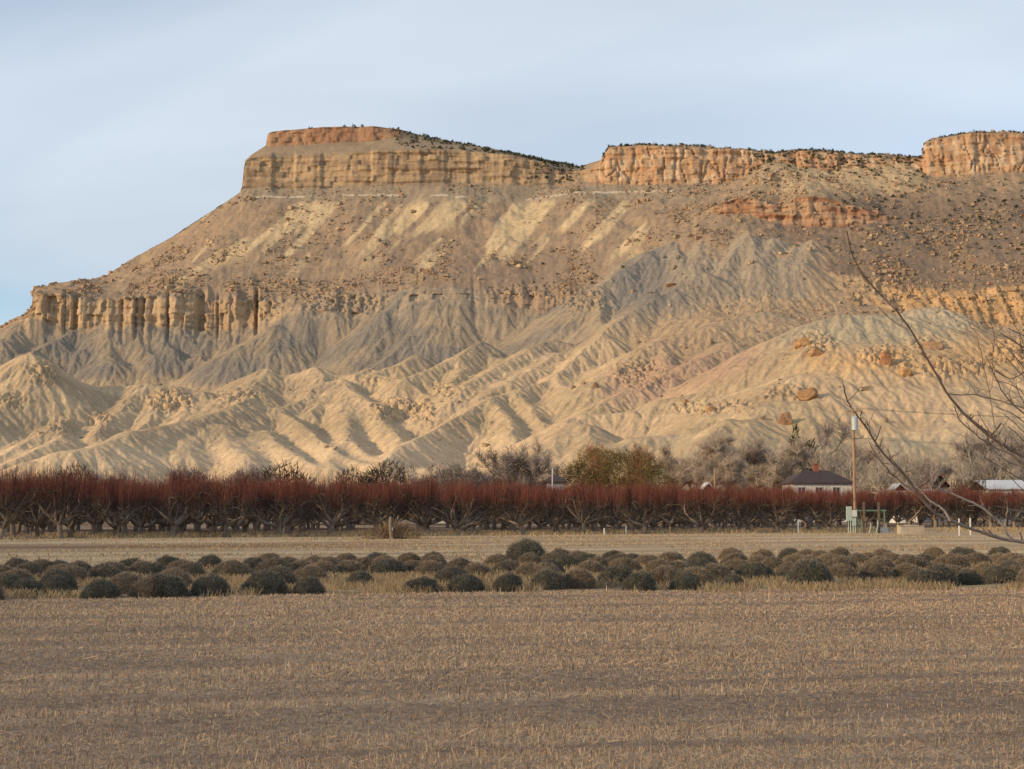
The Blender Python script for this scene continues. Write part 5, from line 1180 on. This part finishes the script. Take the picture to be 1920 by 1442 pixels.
# ------------------------------------------------------------------ irrigation control station at the end of the orchard
M_GREENP = mat_plain('green_painted_pipe', (.13, .20, .13), .6, .2, 5)
M_BOXG = mat_plain('pale_green_cabinet', (.40, .47, .41), .55, .08, 4)
M_BOXW = mat_plain('pale_grey_cabinet', (.60, .63, .58), .5, .06, 4)
M_TIMB = mat_plain('dark_timber', (.15, .115, .085), .9, .2, 6)
M_CONC = mat_plain('concrete', (.42, .36, .27), .95, .12, 3, .4, 14, .02)
M_BLUE = mat_plain('blue_grey_paint', (.23, .27, .32), .6, .1, 4)
p = gnd(1626, 1001); sI = p[1] / F_PX
t = thing('irrigation_station', (p[0], p[1], 0), 'green pipe frame with electrical cabinets and hoses beside the last orchard tree', 'irrigation station')
def X(u): return (u - 1626) * sI
def Z(v): return (1001 - v) * sI
part('tall_cabinet', M_BOXG, t, box_v(X(1588), X(1597.5), -.15, .12, Z(977), Z(950)))
part('meter_cabinet', M_BOXW, t, box_v(X(1598), X(1606.5), -.18, .1, Z(969), Z(957)))
part('lower_cabinet', M_BOXG, t, box_v(X(1598), X(1605), -.16, .08, Z(986), Z(972)))
for u in (1591, 1595, 1600, 1604): part('conduit', M_BOXG, t, cyl((X(u), -.05, -.1), (X(u), -.05, Z(970)), .035, .035, 8))
part('post', M_TIMB, t, box_v(X(1619), X(1622.5), -.06, .06, -.2, Z(942))); part('post', M_TIMB, t, box_v(X(1646.5), X(1650), -.06, .06, -.2, Z(942)))
part('post', M_GREENP, t, cyl((X(1608), 0, -.2), (X(1608), 0, Z(955)), .06, .06, 8))
part('rail', M_GREENP, t, cyl((X(1606), .02, Z(958)), (X(1663), .02, Z(958)), .055, .055, 8))
part('drop_pipe', M_GREENP, t, cyl((X(1659), .02, Z(958)), (X(1659), .02, Z(985)), .05, .05, 8))
for k, u in enumerate((1612, 1628, 1634, 1641, 1652)):
    A = Acc(); q = np.linspace(0, 1, 9); A.add(*tube(np.stack([X(u) + .18 * np.sin(q * 2.4), 0 * q - .1 - .02 * k, Z(1003) + (Z(976 + (k % 3) * 5) - Z(1003)) * np.sin(q * pi / 2)], -1), np.full(9, .042), 7), (.5, .5, .5))
    link('hose', A.mesh('hose', M_BOXG if k % 2 else M_GREENP, True), t)
part('pump', M_BLUE, t, box_v(X(1653), X(1664), -.25, .1, 0.02, Z(989)), cyl((X(1650), -.1, Z(994)), (X(1668), -.1, Z(994)), .1, .1, 10))
p = gnd(1711, 1003); s2 = p[1] / F_PX
A = Acc(); A.add(*box_v(-22 * s2, 22 * s2, -.5, .5, -.1, 16 * s2), (.5, .5, .5)); A.add(*box_v(-23 * s2, 23 * s2, -.54, .54, 16 * s2, 16 * s2 + .05), (.5, .5, .5))
t = thing('concrete_box', (p[0], p[1] + .5, 0), 'low tan concrete irrigation box on the headland at right', 'concrete box'); link('body', A.mesh('body', M_CONC), t)
part('lid', M_CONC, t, box_v(-10 * s2, 10 * s2, -.35, .35, 16 * s2 + .052, 16 * s2 + .09))
M_YEL = mat_plain('yellow_timber', (.42, .30, .12), .8, .15, 5)
p = gnd(1686, 1001)
t = thing('timber_rail', (p[0], p[1], 0), 'short upright yellow timber with a low rail left of the concrete box', 'timber')
part('post', M_YEL, t, box_v(-.13, -.05, -.05, .05, -.1, 23 * s2)); part('rail', M_YEL, t, box_v(-.3, 1.0, -.10, -.052, .1, .2)); part('brace', M_YEL, t, box_v(-.28, .06, .055, .11, 4 * s2, 4 * s2 + .1))

# ------------------------------------------------------------------ foreground tree whose bare branches reach in from the right
M_BR = mat_attr('smooth_branch_bark', rough=.75, noise=(.22, .5), nscale=18, bump=.4, bscale=60, bdist=.004, spec=.15)
random.seed(77); rB = np.random.default_rng(77)
TREE = np.array([6.35, 12.6, 0.0])
t = thing('bare_fruit_tree', tuple(TREE), 'bare tree off the right edge sending long thin branches into view', 'tree')
def spline(P, n):
    P = np.asarray(P, float); d = np.r_[0, np.cumsum(np.linalg.norm(np.diff(P, axis=0), axis=1))]
    q = np.linspace(0, d[-1], n); return np.stack([np.interp(q, d, P[:, i]) for i in range(3)], -1)
def branch(pts, y0, y1, r0, r1, c0=(.36, .275, .21), c1=(.155, .10, .072), twigs=0, start=None):
    """pts: pixels from the tip to the root; y0 depth at the root, y1 at the tip"""
    pts = pts[::-1]; n = len(pts)
    P = [np.array(at(u, v, y0 + (y1 - y0) * (k / max(1, n - 1)))) - TREE for k, (u, v) in enumerate(pts)]
    if start is not None: P = list(start) + P
    S_ = spline(P, max(10, 4 * n))
    S_[1:-1] = (S_[:-2] + 2 * S_[1:-1] + S_[2:]) / 4 + rB.normal(0, .0022, S_[1:-1].shape)
    rad = 1.0 * np.linspace(r0, r1, len(S_)) * (1 + .18 * (rB.random(len(S_)) > .82))
    v, f = tube(S_, rad, 7); q = np.repeat(np.linspace(0, 1, len(S_)), 7)[:, None]
    A = Acc(); A.add(v, f, np.array(c0) * (1 - q) + np.array(c1) * q)
    for _ in range(twigs * 2):                                   # buds and short spurs
        i = rB.integers(len(S_) // 4, len(S_)); d = rB.normal(0, 1, 3) * [1, .5, 1]; d[2] = abs(d[2]) * .8; d /= np.linalg.norm(d)
        L = rB.uniform(.03, .20) * rB.random() ** .6; w = walk(S_[i], d, L, 3, .2, .1, rB); A.add(*tube(w, np.linspace(rad[i] * .55, rad[i] * .3 + .0006, 4), 5), c1)
    return link('branch', A.mesh('branch', M_BR, True), t), S_
A = Acc(); trunk = walk((0, 0, -.2), (-.05, 0, 1), 1.35, 7, .04, .05, rB)
A.add(*tube(trunk, np.linspace(.15, .10, 8), 12), (.30, .24, .19))
link('trunk', A.mesh('trunk', M_BARK, True), t)
R0 = trunk[-1]
branch([(1588, 433), (1592, 463), (1609, 502), (1642, 545), (1676, 575), (1702, 609), (1728, 654), (1754, 699), (1779, 745), (1810, 777), (1844, 809), (1878, 833), (1920, 856), (2010, 905), (2140, 985)], 12.4, 11.4, .022, .0042, twigs=16, start=[R0])
branch([(1608, 503), (1620, 521), (1650, 552), (1678, 578)], 11.55, 11.5, .006, .003, twigs=2)
branch([(1686, 521), (1683, 546), (1678, 574)], 11.6, 11.6, .005, .0022, twigs=1)
branch([(1657, 588), (1678, 606), (1703, 617)], 11.65, 11.7, .006, .003, twigs=1)
branch([(1920, 766), (1870, 750), (1818, 738), (1796, 742), (1780, 738)], 11.9, 12.0, .006, .004, twigs=4)
branch([(1892, 784), (1880, 801), (1868, 825)], 12.0, 12.0, .005, .002)
branch([(1790, 762), (1800, 790), (1830, 815), (1862, 838), (1900, 852)], 12.1, 11.9, .008, .004, twigs=6)
branch([(1831, 630), (1840, 661), (1844, 687), (1856, 738), (1864, 798), (1880, 832)], 12.0, 11.9, .006, .0022, twigs=4)
branch([(1848, 668), (1865, 704), (1878, 734), (1900, 760), (1925, 779), (2000, 850), (2090, 955)], 12.4, 12.0, .012, .003, twigs=8)
branch([(1859, 608), (1865, 631), (1861, 666), (1862, 700)], 12.1, 12.0, .004, .0022, twigs=2)
branch([(1884, 608), (1866, 628)], 12.0, 12.0, .0035, .002)
branch([(1876, 625), (1900, 641), (1925, 653), (1990, 700), (2060, 800), (2130, 960)], 12.5, 12.1, .014, .003, twigs=8)
branch([(1891, 616), (1925, 632), (1990, 700)], 12.35, 12.1, .006, .003, twigs=2)
branch([(1865, 694), (1896, 713), (1925, 694), (1990, 720)], 12.3, 12.0, .006, .003, twigs=3)
branch([(1905, 700), (1890, 740), (1905, 765)], 12.1, 12.0, .004, .002)
branch([(1582, 723), (1587, 755), (1607, 777), (1629, 809), (1650, 843), (1676, 871), (1702, 897), (1715, 919), (1745, 957), (1779, 975), (1822, 992), (1874, 1009), (1920, 1018), (2050, 1020), (2180, 1030)], 12.5, 11.3, .024, .0045, c0=(.50, .42, .345), twigs=14, start=[R0 - [0, 0, .1]])
branch([(1588, 748), (1602, 772)], 11.4, 11.4, .004, .002, twigs=1)
branch([(1640, 770), (1630, 790), (1629, 809)], 11.5, 11.45, .004, .002)
branch([(1630, 828), (1640, 850), (1664, 880), (1690, 905), (1711, 918)], 11.7, 11.5, .007, .003, twigs=5)
branch([(1711, 905), (1741, 936), (1771, 957), (1781, 976)], 11.8, 11.75, .009, .006, c0=(.50, .42, .345), c1=(.33, .27, .22))
branch([(1664, 842), (1672, 862), (1690, 880), (1712, 906), (1745, 910)][:4], 11.7, 11.6, .006, .003, twigs=4)
branch([(1745, 909), (1801, 932), (1844, 953), (1884, 987), (1889, 1003), (1900, 1013)], 12.0, 11.8, .012, .006, c0=(.50, .42, .345), c1=(.30, .24, .19), twigs=4)
branch([(1883, 926), (1890, 950), (1884, 987)], 12.0, 11.9, .007, .003, c0=(.47, .39, .32), twigs=2)
branch([(1840, 921), (1838, 937), (1846, 954)], 11.95, 11.9, .006, .003, twigs=1)
branch([(1857, 948), (1887, 953), (1925, 962), (2020, 990)], 12.3, 12.0, .009, .004, c0=(.47, .39, .32), twigs=2)
branch([(1896, 917), (1906, 934), (1925, 952), (2030, 1000)], 12.4, 12.1, .010, .004, c0=(.47, .39, .32), twigs=2)
branch([(1806, 993), (1835, 985), (1860, 1005)], 12.2, 12.1, .004, .002)
for (u0, v0, u1, v1) in [(1925, 700, 1872, 640), (1930, 720, 1885, 668), (1925, 745, 1862, 712), (1930, 800, 1868, 762), (1925, 815, 1880, 775), (1930, 840, 1890, 800), (1925, 672, 1900, 606), (1930, 690, 1912, 630), (1930, 880, 1862, 846), (1925, 905, 1850, 860), (1930, 930, 1880, 880), (1900, 852, 1840, 800), (1870, 832, 1832, 770), (1926, 990, 1860, 968), (1930, 770, 1905, 720)]:
    mu_, mv_ = (u0 + u1) / 2 + rB.normal(0, 6), (v0 + v1) / 2 + rB.normal(0, 6)
    branch([(u1, v1), (mu_, mv_), (u0, v0), (u0 + 60, v0 + 50), (2090, 960)], 12.5, 11.9 + rB.uniform(-.3, .3), .007, .0022, twigs=3)
for k in range(9):                                           # the rest of the crown, outside the picture
    az = rB.uniform(-1.2, 2.2); w = walk(R0, (cos(az), sin(az), rB.uniform(.5, 1.2)), rB.uniform(1.6, 2.6), 9, .12, .05, rB)
    A = Acc(); A.add(*tube(w, np.linspace(.045, .006, 10), 6), (.26, .2, .16))
    for i in range(3, 10):
        for _ in range(3):
            d = w[i] - w[i - 1]; d = d / np.linalg.norm(d) + rB.normal(0, .5, 3); ww = walk(w[i], d / np.linalg.norm(d), rB.uniform(.3, .8), 5, .15, .06, rB)
            if (ww[:, 0] + TREE[0] > .365 * (ww[:, 1] + TREE[1])).all(): A.add(*tube(ww, np.linspace(.009, .002, 6), 4), (.18, .13, .1))
    if (w[:, 0] + TREE[0] > .365 * (w[:, 1] + TREE[1])).all(): link('branch', A.mesh('branch', M_BR, True), t)
